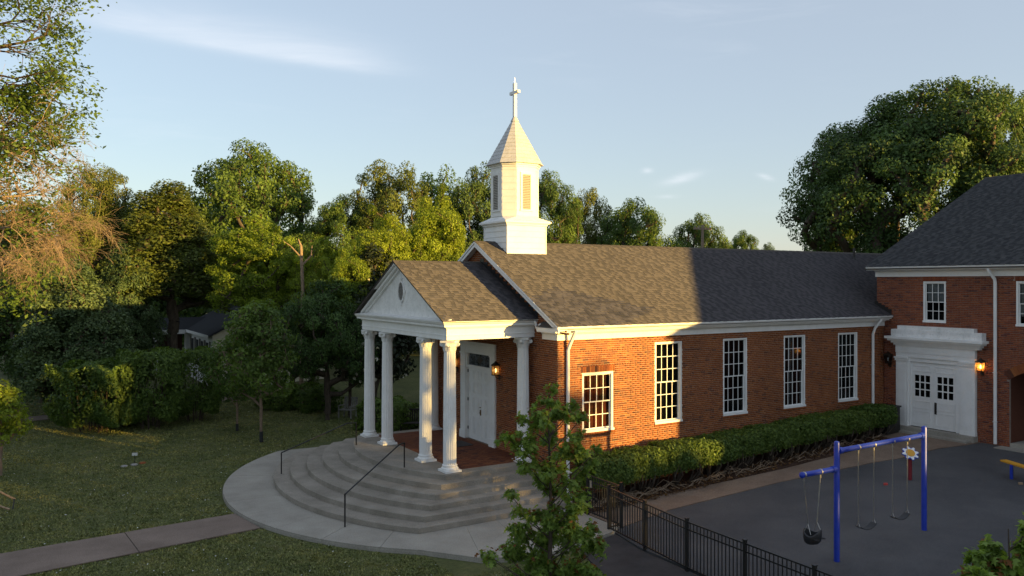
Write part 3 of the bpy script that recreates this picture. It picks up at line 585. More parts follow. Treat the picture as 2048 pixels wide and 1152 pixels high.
shingles_mesh('shingle_field', shingle_field(XP - 0.02, 0.0, pl + 0.01, 31), slope_frame((0, 1.06, ZB - 0.006), (1, 0, 0), (0, YC - 1.08, ZA - ZB)), 'shingle', proof)
shingles_mesh('shingle_field', shingle_field(XP - 0.02, 0.0, pl + 0.01, 32), slope_frame((0, WD - 1.06, ZB - 0.006), (1, 0, 0), (0, -(YC - 1.08), ZA - ZB)), 'shingle', proof)
for k in range(14): x = XP - 0.02 + k * 0.243; MB().prism([(x, YC - 0.14, ZA - 0.06 + .01 * (k % 2)), (x, YC, ZA + 0.022), (x, YC + 0.14, ZA - 0.06 + .01 * (k % 2)), (x, YC, ZA - 0.012)], (0.26, 0, -0.006)).build('ridge_shingle', 'roof_cap', proof)
MB().tube([(-0.12, 1.10, 5.50), (-0.10, 1.06, 5.36), (-0.16, 0.94, 5.28), (-0.18, 0.70, 5.40)], 0.045, 8).build('porch_downspout', 'white_paint', chapel, True)
# front door
def front_door():
    s = MB(); s.box(-0.07, 0.16, 3.75, 4.10, 0.96, 4.56); s.box(-0.07, 0.16, 5.93, 6.30, 0.96, 4.56); s.box(-0.06, 0.16, 4.10, 5.93, 4.14, 4.56)
    s.box(-0.10, -0.07, 3.72, 4.13, 0.96, 1.25); s.box(-0.10, -0.07, 5.90, 6.33, 0.96, 1.25); s.box(-0.10, -0.061, 3.70, 6.35, 4.40, 4.47); s.box(-0.13, -0.07, 3.66, 6.39, 4.48, 4.565); s.box(-0.09, -0.071, 3.72, 4.12, 4.10, 4.16); s.box(-0.09, -0.071, 5.91, 6.33, 4.10, 4.16)
    d = s.build('entrance_door', 'white_paint', chapel)
    t = MB(); t.box(-0.02, 0.16, 4.10, 5.93, 3.60, 3.70); t.box(-0.02, 0.16, 4.10, 4.17, 3.70, 4.14); t.box(-0.02, 0.16, 5.84, 5.93, 3.70, 4.14); t.build('transom_frame', 'white_paint', d)
    MB().box(0.06, 0.075, 4.17, 5.84, 3.70, 4.13).build('transom_pane', 'leaded_glass', d)
    c = Vector((0.052, 5.005, 3.915)); dm = MB(); dm.prism([(0.05, c.y - 0.22, c.z), (0.05, c.y, c.z - 0.15), (0.05, c.y + 0.22, c.z), (0.05, c.y, c.z + 0.15)], (0.008, 0, 0))
    for sg in (-1, 1): dm.prism([(0.05, c.y + sg * 0.42, c.z - 0.10), (0.05, c.y + sg * 0.52, c.z), (0.05, c.y + sg * 0.42, c.z + 0.10), (0.05, c.y + sg * 0.36, c.z)], (0.008, 0, 0))
    dm.build('leaded_motif', 'black_metal', d)
    for y0, y1 in ((4.12, 5.012), (5.02, 5.91)):
        lf = MB().box(0.06, 0.11, y0, y1, 0.975, 3.60).build('door_leaf', 'white_paint', d)
    for y0, y1 in ((4.12, 5.012), (5.02, 5.91)):
        for z0, z1 in ((1.15, 1.82), (1.98, 2.52), (2.66, 3.08), (3.18, 3.50)):
            for a, b in ((y0 + 0.10, y0 + 0.41), (y1 - 0.41, y1 - 0.10)):
                p = MB(); p.box(0.045, 0.059, a, b, z0, z0 + 0.02); p.box(0.045, 0.059, a, b, z1 - 0.02, z1); p.box(0.045, 0.059, a, a + 0.02, z0 + 0.02, z1 - 0.02); p.box(0.045, 0.059, b - 0.02, b, z0 + 0.02, z1 - 0.02); p.box(0.05, 0.059, a + 0.05, b - 0.05, z0 + 0.05, z1 - 0.05); p.build('panel', 'white_paint', d)
    for z in (1.3, 2.35, 3.4): MB().box(0.035, 0.06, 5.89, 5.925, z, z + 0.11).build('hinge', 'dark_iron', d)
    h = MB(); h.box(0.03, 0.059, 4.93, 4.98, 1.92, 2.12); h.tube([(0.03, 4.95, 2.02), (-0.02, 4.95, 2.02), (-0.02, 4.83, 2.02)], 0.012, 6); h.build('handle', 'brass', d)
    h = MB(); h.lathe([(0.001, 0), (0.03, 0.0), (0.03, 0.02), (0.001, 0.02)], (0.03, 4.955, 2.2), 10); h.build('lock', 'brass', d)
front_door()
# steeple
def steeple():
    x0, x1, y0, y1 = 0.60, 2.24, YC - 0.83, YC + 0.81; cx, cy = (x0 + x1) / 2, (y0 + y1) / 2
    st = MB().box(x0 + 0.02, x1 - 0.02, y0 + 0.02, y1 - 0.02, 7.4, 8.82).build('steeple', 'white_paint', chapel)
    z = 7.55
    while z < 8.75:
        h = 0.205; m = MB(); zz = min(z + h, 8.80)
        for a, b in ((0.0, 0.012),): m.loft([[(x0 - 0.014, y0 - 0.014, z), (x1 + 0.014, y0 - 0.014, z), (x1 + 0.014, y1 + 0.014, z), (x0 - 0.014, y1 + 0.014, z)], [(x0 + 0.004, y0 + 0.004, zz), (x1 - 0.004, y0 + 0.004, zz), (x1 - 0.004, y1 - 0.004, zz), (x0 + 0.004, y1 - 0.004, zz)]])
        m.build('siding_board', 'white_paint', st); z += h
    for (a, b) in ((x0, y0), (x1, y0), (x0, y1), (x1, y1)): bar('corner_board', (a - 0.022, a + 0.022, b - 0.022, b + 0.022, 7.45, 8.80), 'white_paint', st)
    for o_, za, zb in ((0.05, 8.78, 8.84), (0.10, 8.84, 8.87), (0.15, 8.87, 8.93)): bar('cornice_moulding', (x0 - o_, x1 + o_, y0 - o_, y1 + o_, za, zb - 0.001), 'white_paint', st)
    A, H = 0.77, 0.36
    def octo(a, h, z): return [(cx + p, cy + q, z) for p, q in ((-a + h, -a), (a - h, -a), (a, -a + h), (a, a - h), (a - h, a), (-a + h, a), (-a, a - h), (-a, -a + h))]
    sk = MB(); o8 = octo(A + 0.01, H, 9.10); e = 0.965
    c4 = [(cx - e, cy - e, 8.931), (cx + e, cy - e, 8.931), (cx + e, cy + e, 8.931), (cx - e, cy + e, 8.931)]
    sk.add(o8 + c4, [(8, 9, 1, 0), (9, 2, 1), (9, 10, 3, 2), (10, 4, 3), (10, 11, 5, 4), (11, 6, 5), (11, 8, 7, 6), (8, 0, 7)]); sk.build('skirt_roof', 'white_worn', st)
    ln = MB().loft([octo(A, H, 8.95), octo(A, H, 11.02)]).build('belfry', 'white_paint', chapel)
    z = 9.12
    while z < 10.9:
        zz = min(z + 0.235, 10.95); MB().loft([octo(A + 0.012, H + 0.005, z), octo(A + 0.003, H, zz)], cap=True).build('siding_board', 'white_paint', ln); z += 0.237
    for o_, za, zb in ((0.03, 10.90, 10.97), (0.07, 10.97, 11.03)): MB().loft([octo(A + o_, H + o_ * 0.4, za), octo(A + o_, H + o_ * 0.4, zb)]).build('cornice_moulding', 'white_paint', ln)
    for d, s in (((0, -1), 0), ((-1, 0), 1)):
        def P(u, w, z): return (cx + u, cy - A - w, z) if s == 0 else (cx - A - w, cy + u, z)
        def bx(a, b, w0, w1, c, e_): p, q = P(a, w0, c), P(b, w1, e_); return (p[0], q[0], p[1], q[1], p[2], q[2])
        pan = MB(); pan.box(*bx(-0.40, 0.40, 0.0, 0.020, 9.13, 10.88)); lo = pan.build('louver_panel', 'white_paint', ln)
        f = MB()
        for q in (bx(-0.25, -0.17, 0.02, 0.055, 9.36, 10.70), bx(0.17, 0.25, 0.02, 0.055, 9.36, 10.70), bx(-0.17, 0.17, 0.02, 0.055, 10.62, 10.70), bx(-0.27, 0.27, 0.02, 0.07, 9.30, 9.36)): f.box(*q)
        f.build('louver_frame', 'white_paint', ln); MB().box(*bx(-0.17, 0.17, 0.0205, 0.023, 9.36, 10.62)).build('louver_back', 'interior', ln)
        for k in range(21):
            z = 9.37 + k * 0.06; m = MB(); m.prism([P(-0.17, 0.062, z), P(-0.17, 0.025, z + 0.042), P(-0.17, 0.025, z + 0.052), P(-0.17, 0.062, z + 0.010)], Vector(P(0.17, 0, 0)) - Vector(P(-0.17, 0, 0))); m.build('louver_slat', 'louver_paint', ln)
    sp = bpy.data.objects.new('spire', None)
    base = MB().loft([octo(A + 0.17, H + 0.07, 11.03), octo(A + 0.15, H + 0.06, 11.07)]).build('spire', 'spire_sheet', chapel); n = 11
    for k in range(n):
        t0, t1 = k / n, (k + 1) / n; a0, a1 = (A + 0.14) * (1 - t0) + 0.115 * t0, (A + 0.14) * (1 - t1) + 0.115 * t1; h0, h1 = a0 * 0.47, a1 * 0.47
        MB().loft([octo(a0 + 0.007, h0, 11.07 + t0 * 1.60), octo(a1 - 0.004, h1, 11.07 + t1 * 1.60 + 0.004)]).build('spire_sheet', 'spire_sheet', base)
    MB().loft([octo(0.135, 0.06, 12.66), octo(0.13, 0.06, 12.69), octo(0.03, 0.014, 12.90)]).build('spire_cap', 'spire_sheet', base)
    cr = MB().box(cx - 0.055, cx + 0.055, cy - 0.055, cy + 0.055, 12.80, 14.08).build('cross', 'white_paint', chapel)
    MB().box(cx - 0.052, cx + 0.052, cy - 0.29, cy - 0.056, 13.68, 13.79).build('cross_arm', 'white_paint', cr); MB().box(cx - 0.052, cx + 0.052, cy + 0.056, cy + 0.29, 13.68, 13.79).build('cross_arm', 'white_paint', cr)
    MB().tube([(cx, cy, 14.07), (cx, cy, 14.28)], 0.008, 5).build('lightning_rod', 'galvanised', cr)
steeple()
# stepped flashing where the chapel roof meets the tall wing, and a vent pipe
for k in range(5):
    y = -0.36 + k * 0.15; z = ZE + (y + 0.42) * KR; bar('step_flashing', (LW - 0.03, LW - 0.012, y, y + 0.16, z + 0.0, z + 0.22), 'black_metal', roof)
for k in range(14):
    y = 1.10 + k * 0.27; z = 5.56 + (y - 1.08) * 0.506; bar('step_flashing', (-0.02, -0.006, y, y + 0.27, z + 0.02, z + 0.24), 'black_metal', roof)
vp = MB(); vp.lathe([(0.06, 0), (0.06, 0.62), (0.05, 0.62), (0.05, 0.6)], (20.4, 4.2, 7.80), 10); vp.lathe([(0.13, -0.05), (0.075, 0.10), (0.06, 0.1)], (20.4, 4.2, 7.86), 10); vp.build('vent_pipe', 'dark_iron', roof, True)

# ------------------------------------------------------------------ entrance steps
steps = thing('entrance_steps', (-4, YC, 0), 'broad curved exposed-aggregate steps with brick landing before the chapel porch', 'steps')
for i in range(6):
    cxn, cyn, ax = -3.26 - 0.36 * i, 1.15 - 0.39 * i, -4.36 - 0.548 * i; hc = YC - cyn; sg = cxn - ax; rr = (hc * hc + sg * sg) / (2 * sg); ox = ax + rr; a0 = math.asin(hc / rr)
    arc = [(ox - rr * math.cos(a0 - 2 * a0 * k / 96), YC - rr * math.sin(a0 - 2 * a0 * k / 96)) for k in range(97)]
    zt = ZP - 0.16 * i
    pts = [(-0.012, cyn)] + arc + [(-0.012, 2 * YC - cyn)]
    ins = [(min(x + 0.012, -0.012), y + (0.012 if y < YC else -0.012)) for x, y in pts]
    MB().loft([[(x, y, 0.006 if i == 5 else zt - 0.22) for x, y in pts], [(x, y, zt - 0.012) for x, y in pts], [(x, y, zt) for x, y in ins]]).build('step' if i else 'landing', 'aggregate', steps)
land = [c for c in steps.children if c.name.startswith('landing')][0]
pv = []; rp = random.Random(4); y = 1.55; row = 0
while y < WD - 1.62:
    x = -2.68 - (0.1 if row % 2 else 0)
    while x < -0.03:
        a, b = max(x, -2.68), min(x + 0.205, -0.02)
        if b - a > 0.04: pv.append((a + 0.004, b - 0.004, y + 0.004, y + 0.098, ZP + 0.006 + rp.uniform(0, 0.004), rp.uniform(0.1, 0.7)))
        x += 0.205
    y += 0.102; row += 1
pv.sort(key=lambda q: depth_of((q[0], q[2])) - (10 if q[0] < -0.7 and q[2] > 1.6 else 0))
pm = MB().box(0, 1, 0, 1, 0, 1); pme = bpy.data.meshes.new('paver'); pme.from_pydata(pm.v, [], pm.f); pme.materials.append(MAT['paver_single'])
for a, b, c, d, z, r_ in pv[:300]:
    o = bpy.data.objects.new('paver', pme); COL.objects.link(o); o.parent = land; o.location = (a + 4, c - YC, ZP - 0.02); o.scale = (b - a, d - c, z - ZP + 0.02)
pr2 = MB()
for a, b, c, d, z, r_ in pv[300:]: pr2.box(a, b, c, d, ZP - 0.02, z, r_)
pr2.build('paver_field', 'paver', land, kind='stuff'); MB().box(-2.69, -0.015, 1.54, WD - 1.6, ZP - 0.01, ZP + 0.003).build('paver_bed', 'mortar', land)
mat_o = MB().box(-1.25, -0.45, 4.55, 5.5, ZP + 0.011, ZP + 0.025).build('doormat', 'rubber'); tag(mat_o, 'dark rubber doormat on the brick landing at chapel door', 'doormat')
def handrail(a, ah, b, bh, label):
    a, b = Vector(a), Vector(b); t = thing('handrail', a, label, 'handrail', 'handrails on the curved steps')
    MB().tube([a, a + Vector((0, 0, ah))], 0.022, 6).build('post', 'black_metal', t); MB().tube([b, b + Vector((0, 0, bh))], 0.022, 6).build('post', 'black_metal', t)
    d = b - a; d.z = 0; d.normalize(); k = b + Vector((0, 0, bh)) - d * 0.32
    MB().tube([a + Vector((0, 0, ah)), k, b + Vector((0, 0, bh))], 0.022, 6).build('rail', 'black_metal', t)
handrail((-6.53, 0.83, 0), 0.90, (-3.93, 2.71, ZP), 0.77, 'black metal handrail crossing the near side of the steps')
handrail((-6.50, 7.25, 0.14), 0.74, (-3.97, 6.81, ZP), 0.79, 'black metal handrail on the far side of the steps beside lawn')

# ------------------------------------------------------------------ two-storey wing
wing = thing('brick_wing', (LW, -3, 0.6), 'two-storey dark red brick wing with grey roof and white double door', 'building')
YW = 0.32; ZWF = 6.965; ZWE = 7.38; XWE = 16.04; XWR = 25.35; ZWR = 11.76; YS = -23.0
frW = lambda u, w, z: (LW - w, u, z)
WINS = [(-2.62, -1.71, 5.155, 6.775), (-6.12, -5.20, 5.155, 6.775)]
DH = (-3.10, -1.16, 0.80, 3.66)
def arch_hole(z):
    if z < 0.62: return None
    if z < 3.10: return (-8.05, -4.97)
    rr, cz = 2.55, 3.72 - 2.55
    if z < 3.72: h = math.sqrt(rr * rr - (z - cz) ** 2); return (-6.51 - h, -6.51 + h) if h < 1.54 + .2 else (-8.05, -4.97)
    return None
ARCH = (-8.05, -4.97, 0.5, 3.72)
wm = mortar(frW, YS, YW, 0.3, ZWF + 0.2, WINS + [DH, ARCH], reveal=0.1)
wm.add([frW(-8.05, -0.008, 3.10)] + [frW(-6.51 + 2.55 * math.sin(t), -0.008, 3.72 - 2.55 + 2.55 * math.cos(t)) for t in [(-0.648 + 1.296 * k / 16) for k in range(17)]] + [frW(-4.97, -0.008, 3.10), frW(-4.97, -0.008, 3.73), frW(-8.05, -0.008, 3.73)], [tuple(range(21))])
wm.add([(LW, YW - 0.008, 0.3), (34.6, YW - 0.008, 0.3), (34.6, YW - 0.008, 7.2), (XWR, YW - 0.008, ZWR - 0.15), (LW, YW - 0.008, 7.2)], [(0, 1, 2, 3, 4)])
wm.add([(LW, YS, 0.3), (34.6, YS, 0.3), (34.6, YS, 7.2), (XWR, YS, ZWR - 0.15), (LW, YS, 7.2)], [(0, 1, 2, 3, 4)]); wm.add([(34.6, YS, 0.3), (34.6, YW, 0.3), (34.6, YW, 7.2), (34.6, YS, 7.2)], [(0, 1, 2, 3)])
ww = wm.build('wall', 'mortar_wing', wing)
wb = lay_bricks(0.42, ZWF + 0.02, lambda z: (-10.5, YW), [rect_hole(*h) for h in WINS] + [rect_hole(h[0] - 0.06, h[1] + 0.06, h[3] - 0.01, h[3] + 0.2) for h in WINS] + [rect_hole(-3.82, -0.62, 0.3, 4.2), arch_hole], 41)
for h in WINS: wb += soldiers(h[0] - 0.06, h[1] + 0.06, h[3], h[3] + 0.19, 42)
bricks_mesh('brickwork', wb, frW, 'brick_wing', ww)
for k in range(30):                             # the ring of brick over the arch
    t = -0.648 + 1.296 * (k + 0.5) / 30; a = Vector((0, math.sin(t), math.cos(t))); b = Vector((0, math.cos(t), -math.sin(t))); c = Vector((LW, -6.51, 3.72 - 2.55)); q = []
    for r_ in (2.545, 2.86):
        for s in (-1, 1): q.append(c + a * r_ + b * s * 0.052 * r_ / 2.55)
    MB().prism([q[0], q[1], q[3], q[2]], (-0.022, 0, 0)).build('voussoir', 'brick_single', ww)
po = MB(); po.box(LW + 0.012, LW + 1.7, -8.04, -8.06, 0.6, 3.9); po.box(LW + 0.012, LW + 1.7, -4.96, -4.98 + 0.04, 0.6, 3.9); po.box(LW + 1.68, LW + 1.75, -8.04, -4.98, 0.6, 3.9); po.build('porch_recess', 'brick_single', wing)
MB().box(LW + 0.0, LW + 1.68, -8.03, -4.99, 0.60, 0.90).build('porch_floor', 'concrete', wing); MB().box(LW - 0.55, LW - 0.003, -8.3, -4.7, 0.5, 0.76).build('porch_step', 'concrete', wing)
pd2 = MB().box(LW + 1.60, LW + 1.67, -6.15, -5.15, 0.905, 3.0).build('porch_door', 'white_worn', wing)
for j in range(2):
    for i in range(2): MB().box(LW + 1.585, LW + 1.599, -5.98 + i * 0.38, -5.68 + i * 0.38, 2.15 + j * 0.36, 2.46 + j * 0.36).build('pane', 'interior', pd2)
MB().box(LW + 1.58, LW + 1.599, -5.27, -5.22, 1.75, 1.95).build('handle', 'dark_iron', pd2)
for k, h in enumerate(WINS): window(frW, *h, 3, 2, 2, wing, blind=5.98 if k == 0 else 5.55, rec=0.05)
# cornice and gutter
wp = [(0.005, ZWF), (-0.06, ZWF), (-0.06, ZWF + 0.20), (-0.10, ZWF + 0.215), (-0.12, ZWF + 0.26), (-0.30, ZWF + 0.265), (-0.30, ZWF + 0.34), (0.005, ZWF + 0.42)]
MB().prism([(LW + w, YS - 0.3, z) for w, z in wp], (0, YW + 0.03 - YS + 0.3, 0)).build('cornice', 'white_paint', wing)
wg = [(-0.30, 7.232), (-0.38, 7.232), (-0.39, 7.28), (-0.43, 7.32), (-0.445, 7.38), (-0.43, 7.38), (-0.42, 7.345), (-0.30, 7.345)]
MB().prism([(LW + w, YS - 0.3, z) for w, z in wg], (0, YW + 0.22 - YS + 0.3, 0)).build('gutter', 'white_paint', wing)
wd = MB(); wd.prism([(XWE, YS - 0.3, ZWE - 0.02), (XWR, YS - 0.3, ZWR - 0.01), (2 * XWR - XWE, YS - 0.3, ZWE - 0.02), (2 * XWR - XWE, YS - 0.3, ZWE - 0.12), (XWR, YS - 0.3, ZWR - 0.12), (XWE, YS - 0.3, ZWE - 0.12)], (0, YW + 0.27 - YS + 0.3, 0)); wr = wd.build('roof', 'roof_cap', wing)
wsl = math.hypot(XWR - XWE, ZWR - ZWE)
shingles_mesh('shingle_field', shingle_field(-(YW + 0.29), 10.5, wsl + 0.01, 51), slope_frame((XWE - 0.03, 0, ZWE - 0.006), (0, -1, 0), (XWR - XWE, 0, ZWR - ZWE)), 'shingle_wing', wr)
for k in range(44):
    y = YW + 0.29 - k * 0.24; MB().prism([(XWR - 0.15, y, ZWR - 0.07 + .008 * (k % 2)), (XWR, y, ZWR + 0.02), (XWR + 0.15, y, ZWR - 0.07), (XWR, y, ZWR - 0.012)], (0, -0.26, -0.006)).build('ridge_shingle', 'roof_cap', wr)
downspout([(LW - 0.36, -4.40, 7.24), (LW - 0.34, -4.42, 7.15), (LW - 0.10, -4.50, 6.86), (LW - 0.075, -4.51, 6.7), (LW - 0.075, -4.51, 0.80)], wing, r=0.06)
# door surround
def wing_door():
    s = MB(); X = LW
    for y0, y1 in ((-3.80, -3.26), (-1.12, -0.62)):
        s.box(X - 0.12, X + 0.02, y0, y1, 0.96, 3.56); s.box(X - 0.135, X - 0.12, y0 + 0.1, y1 - 0.1, 1.15, 3.45); s.box(X - 0.15, X + 0.02, y0 - 0.02, y1 + 0.02, 0.96, 1.10); s.box(X - 0.16, X + 0.02, y0 - 0.03, y1 + 0.03, 3.565, 3.72); s.box(X - 0.19, X - 0.161, y0 - 0.05, y1 + 0.05, 3.66, 3.72)
    s.box(X - 0.12, X + 0.02, -3.80, -0.62, 3.722, 3.90); s.box(X - 0.14, X + 0.02, -3.81, -0.61, 3.902, 4.20)
    for o_, z0, z1 in ((0.20, 4.202, 4.28), (0.27, 4.282, 4.37), (0.37, 4.372, 4.45), (0.45, 4.452, 4.555)): s.box(X - o_, X + 0.01, -3.80 - o_ + 0.0, -0.62 + o_ - 0.14, z0, z1)
    d = s.build('door', 'white_paint', wing)
    MB().box(X - 0.30, X + 0.01, -4.15, -0.52, 4.557, 4.84).build('parapet', 'white_worn', d); MB().box(X - 0.25, X + 0.01, -3.83, -0.76, 4.842, 4.99).build('parapet_top', 'white_worn', d)
    f = MB(); f.box(X - 0.07, X + 0.02, -3.259, -3.06, 0.97, 3.721); f.box(X - 0.07, X + 0.02, -1.20, -1.121, 0.97, 3.721); f.box(X - 0.07, X + 0.02, -3.06, -1.20, 3.56, 3.721); f.build('door_frame', 'white_paint', d)
    for y0, y1 in ((-3.055, -2.132), (-2.128, -1.205)):
        lf = MB(); ya, yb, yc = y0 + 0.135, y1 - 0.155, None; z0, z1 = 2.19, 3.04
        lf.box(X - 0.01, X + 0.04, y0, y1, 0.985, z0); lf.box(X - 0.01, X + 0.04, y0, y1, z1, 3.555); lf.box(X - 0.01, X + 0.04, y0, ya, z0, z1); lf.box(X - 0.01, X + 0.04, yb, y1, z0, z1); lf.build('door_leaf', 'white_paint', d)
        pw, ph = (yb - ya) / 3, (z1 - z0) / 3
        for i in (1, 2): bar('muntin', (X - 0.006, X + 0.03, ya + i * pw - 0.022, ya + i * pw + 0.022, z0, z1), 'white_paint', d); bar('muntin', (X - 0.004, X + 0.03, ya, yb, z0 + i * ph - 0.022, z0 + i * ph + 0.022), 'white_paint', d)
        for i in range(3):
            for j in range(3): bar('pane', (X + 0.018, X + 0.021, ya + i * pw, ya + (i + 1) * pw, z0 + j * ph, z0 + (j + 1) * ph), 'glass', d)
        for c, e in ((1.12, 1.62), (1.72, 2.02), (3.18, 3.42)):
            p = MB(); p.box(X - 0.025, X - 0.011, y0 + 0.10, y1 - 0.10, c, c + 0.025); p.box(X - 0.025, X - 0.011, y0 + 0.10, y1 - 0.10, e - 0.025, e); p.box(X - 0.025, X - 0.011, y0 + 0.10, y0 + 0.125, c + 0.025, e - 0.025); p.box(X - 0.025, X - 0.011, y1 - 0.125, y1 - 0.10, c + 0.025, e - 0.025); p.build('panel', 'white_paint', d)
    MB().box(X + 0.25, X + 0.27, -3.05, -1.2, 0.98, 3.5).build('interior', 'interior', d)
    MB().box(X - 0.03, X - 0.0105, -2.27, -2.18, 1.56, 2.02).build('push_plate', 'dark_iron', d)
    MB().box(X - 0.30, X + 0.05, -3.85, -0.60, 0.60, 0.955).build('threshold', 'concrete', d); MB().box(X - 0.60, X - 0.301, -3.75, -0.70, 0.5, 0.80).build('door_step', 'concrete', d)
wing_door()

# ------------------------------------------------------------------ wall lanterns
def lantern(name, base, face, label, lit, style='box'):
    # base: point on the wall, face: outward normal
    base, n = Vector(base), Vector(face); t = Vector((-n.y, n.x, 0)); th = thing(name, base, label, 'lantern')
    c = base + n * 0.16
    def ring(r_, z): return [c + n * (r_ * a) + t * (r_ * b) + Vector((0, 0, z)) for a, b in ((-1, -1), (1, -1), (1, 1), (-1, 1))]
    tp, bt = (0.115, 0.085) if style == 'taper' else (0.095, 0.095)
    MB().loft([ring(bt + 0.012, -0.20), ring(bt + 0.012, -0.17)]).build('bottom_plate', 'lantern_iron', th)
    MB().loft([ring(tp + 0.03, 0.14), ring(tp + 0.015, 0.17), ring(0.035, 0.25), ring(0.02, 0.29)]).build('cap', 'lantern_iron', th)
    for a, b in ((-1, -1), (1, -1), (1, 1), (-1, 1)):
        MB().tube([c + n * (bt * a) + t * (bt * b) + Vector((0, 0, -0.18)), c + n * (tp * a) + t * (tp * b) + Vector((0, 0, 0.15))], 0.010, 5).build('corner_bar', 'lantern_iron' if style == 'taper' else 'brass', th)
    for k in range(4):
        r0, r1 = ring(bt - 0.006, -0.17), ring(tp - 0.006, 0.14); MB().add([r0[k], r0[(k + 1) % 4], r1[(k + 1) % 4], r1[k]], [(0, 1, 2, 3)]).build('pane', 'lantern_glass' if lit else 'glass', th)
    MB().lathe([(0.001, -0.10), (0.028, -0.08), (0.034, -0.03), (0.022, 0.03), (0.001, 0.05)], c, 10).build('bulb', ('bulb' if lit == 2 else 'bulb_soft') if lit else 'white_plastic', th, True)
    bp = MB(); bp.lathe([(0.001, 0), (0.05, 0), (0.05, 0.02), (0.001, 0.02)], (0, 0, 0), 10); M = Matrix.Translation(base - wl(th)) @ n.to_track_quat('Z', 'Y').to_matrix().to_4x4()
    br = MB().tube([base + Vector((0, 0, -0.28)), base + n * 0.06 + Vector((0, 0, -0.32)), base + n * 0.14 + Vector((0, 0, -0.28)), c + Vector((0, 0, -0.20))], 0.014, 6); br.build('bracket', 'lantern_iron', th)
    MB().prism([base + t * 0.05 + Vector((0, 0, -0.36)), base - t * 0.05 + Vector((0, 0, -0.36)), base - t * 0.05 + Vector((0, 0, -0.18)), base + t * 0.05 + Vector((0, 0, -0.18))], n * 0.02).build('back_plate', 'lantern_iron', th)
    if lit:
        l = bpy.data.lights.new('lantern_light', 'POINT'); l.energy = 1.8 if lit == 2 else 0.2; l.color = (1, 0.6, 0.25); l.shadow_soft_size = 0.03; lo = bpy.data.objects.new('lantern_light', l); COL.objects.link(lo); lo.location = c - wl(th) + Vector((0, 0, 0.02)); lo.parent = th
lantern('wall_lantern', (-0.002, 3.52, 3.72), (-1, 0, 0), 'lit brass box lantern on brick to the right of chapel door', 1)
lantern('wall_lantern', (-0.002, 6.62, 3.72), (-1, 0, 0), 'brass box lantern left of chapel door half hidden by front columns', 1)
lantern('wall_lantern', (LW - 0.003, -4.03, 3.62), (-1, 0, 0), 'glowing tapered iron lantern right of the white double door', 2, 'taper')
lantern('wall_lantern', (LW - 0.003, -0.30, 3.60), (-1, 0, 0), 'unlit dark iron lantern in the corner left of white double door', 0, 'taper')

# ------------------------------------------------------------------ fence and gate
fence = thing('metal_fence', (-0.6, -6, -0.05), 'black metal picket fence running along the near edge of playground', 'fence')
def fence_run(a, b, parent, n_sec, h=1.2, first=True, last=True):
    a, b = Vector(a), Vector(b)
    for k in range(n_sec):
        p, q = a.lerp(b, k / n_sec), a.lerp(b, (k + 1) / n_sec); d = (q - p); Lh = d.length; d.normalize(); up = Vector((0, 0, 1)); sd = d.cross(up)
        for z in (h - 0.03, h - 0.20, 0.10):
            r0 = p + up * z; MB().prism([r0 + sd * 0.018 - up * 0.016, r0 - sd * 0.018 - up * 0.016, r0 - sd * 0.018 + up * 0.016, r0 + sd * 0.018 + up * 0.016], d * Lh).build('rail', 'black_metal', parent)
        n = max(2, int(Lh / 0.11)); pk = None
        for i in range(1, n):
            c = p + d * (Lh * i / n)
            if pk is None:
                m = MB(); m.prism([sd * 0.009 + d * 0.009, sd * 0.009 - d * 0.009, -sd * 0.009 - d * 0.009, -sd * 0.009 + d * 0.009], up * (h - 0.10)); me = bpy.data.meshes.new('picket'); me.from_pydata(m.v, [], m.f); me.materials.append(MAT['black_metal']); pk = me
            o = bpy.data.objects.new('picket', pk); COL.objects.link(o); o.parent = parent; o.location = c + up * 0.06 - wl(parent)
        for e in ([p] if k or first else []) + ([q] if k == n_sec - 1 and last else []):
            m = MB(); m.box(e.x - 0.034, e.x + 0.034, e.y - 0.034, e.y + 0.034, e.z - 0.02, e.z + h + 0.04); m.box(e.x - 0.042, e.x + 0.042, e.y - 0.042, e.y + 0.042, e.z + h + 0.04, e.z + h + 0.06); m.build('post', 'black_metal', parent)
fence_run((-0.45, -3.10, -0.05), (-0.78, -6.45, -0.07), fence, 2); fence_run((-0.78, -6.45, -0.07), (-0.95, -13.7, -0.07), fence, 4, first=False)
fence_run((-0.43, -3.10, -0.05), (0.0, -3.07, -0.05), fence, 1, first=False)
gate = thing('metal_gate', (0, -2.3, -0.05), 'black metal picket gate between the hedge end and the fence', 'gate')
fence_run((0.0, -1.55, -0.05), (0.0, -3.0, -0.05), gate, 1, h=1.18, last=False)
MB().box(-0.05, -0.02, -1.78, -1.70, 0.78, 0.98).build('latch', 'galvanised', gate)

# ------------------------------------------------------------------ playground
def chain(parent, a, b, mat='galvanised'):
    a, b = Vector(a), Vector(b); d = b - a; n = int(d.length / 0.036); t = d.normalized(); s1 = t.cross(Vector((0, 1, 0))).normalized(); s2 = t.cross(s1); m = MB()
    for k in range(n):
        c = a + d * ((k + 0.5) / n); u, w = (s1, s2) if k % 2 else (s2, s1)
        for sg in (-1, 1): m.prism([c + u * sg * 0.008 - t * 0.024 + w * 0.004 + u * 0.004, c + u * sg * 0.008 - t * 0.024 - w * 0.004 + u * 0.004, c + u * sg * 0.008 - t * 0.024 - w * 0.004 - u * 0.004, c + u * sg * 0.008 - t * 0.024 + w * 0.004 - u * 0.004], t * 0.048)
    return m.build('chain', mat, parent)
YSW = -8.1
frame = thing('swing_frame', (4.2, YSW, gz(4.2)), 'bright blue tubular swing frame with a lower side arm', 'swing frame')
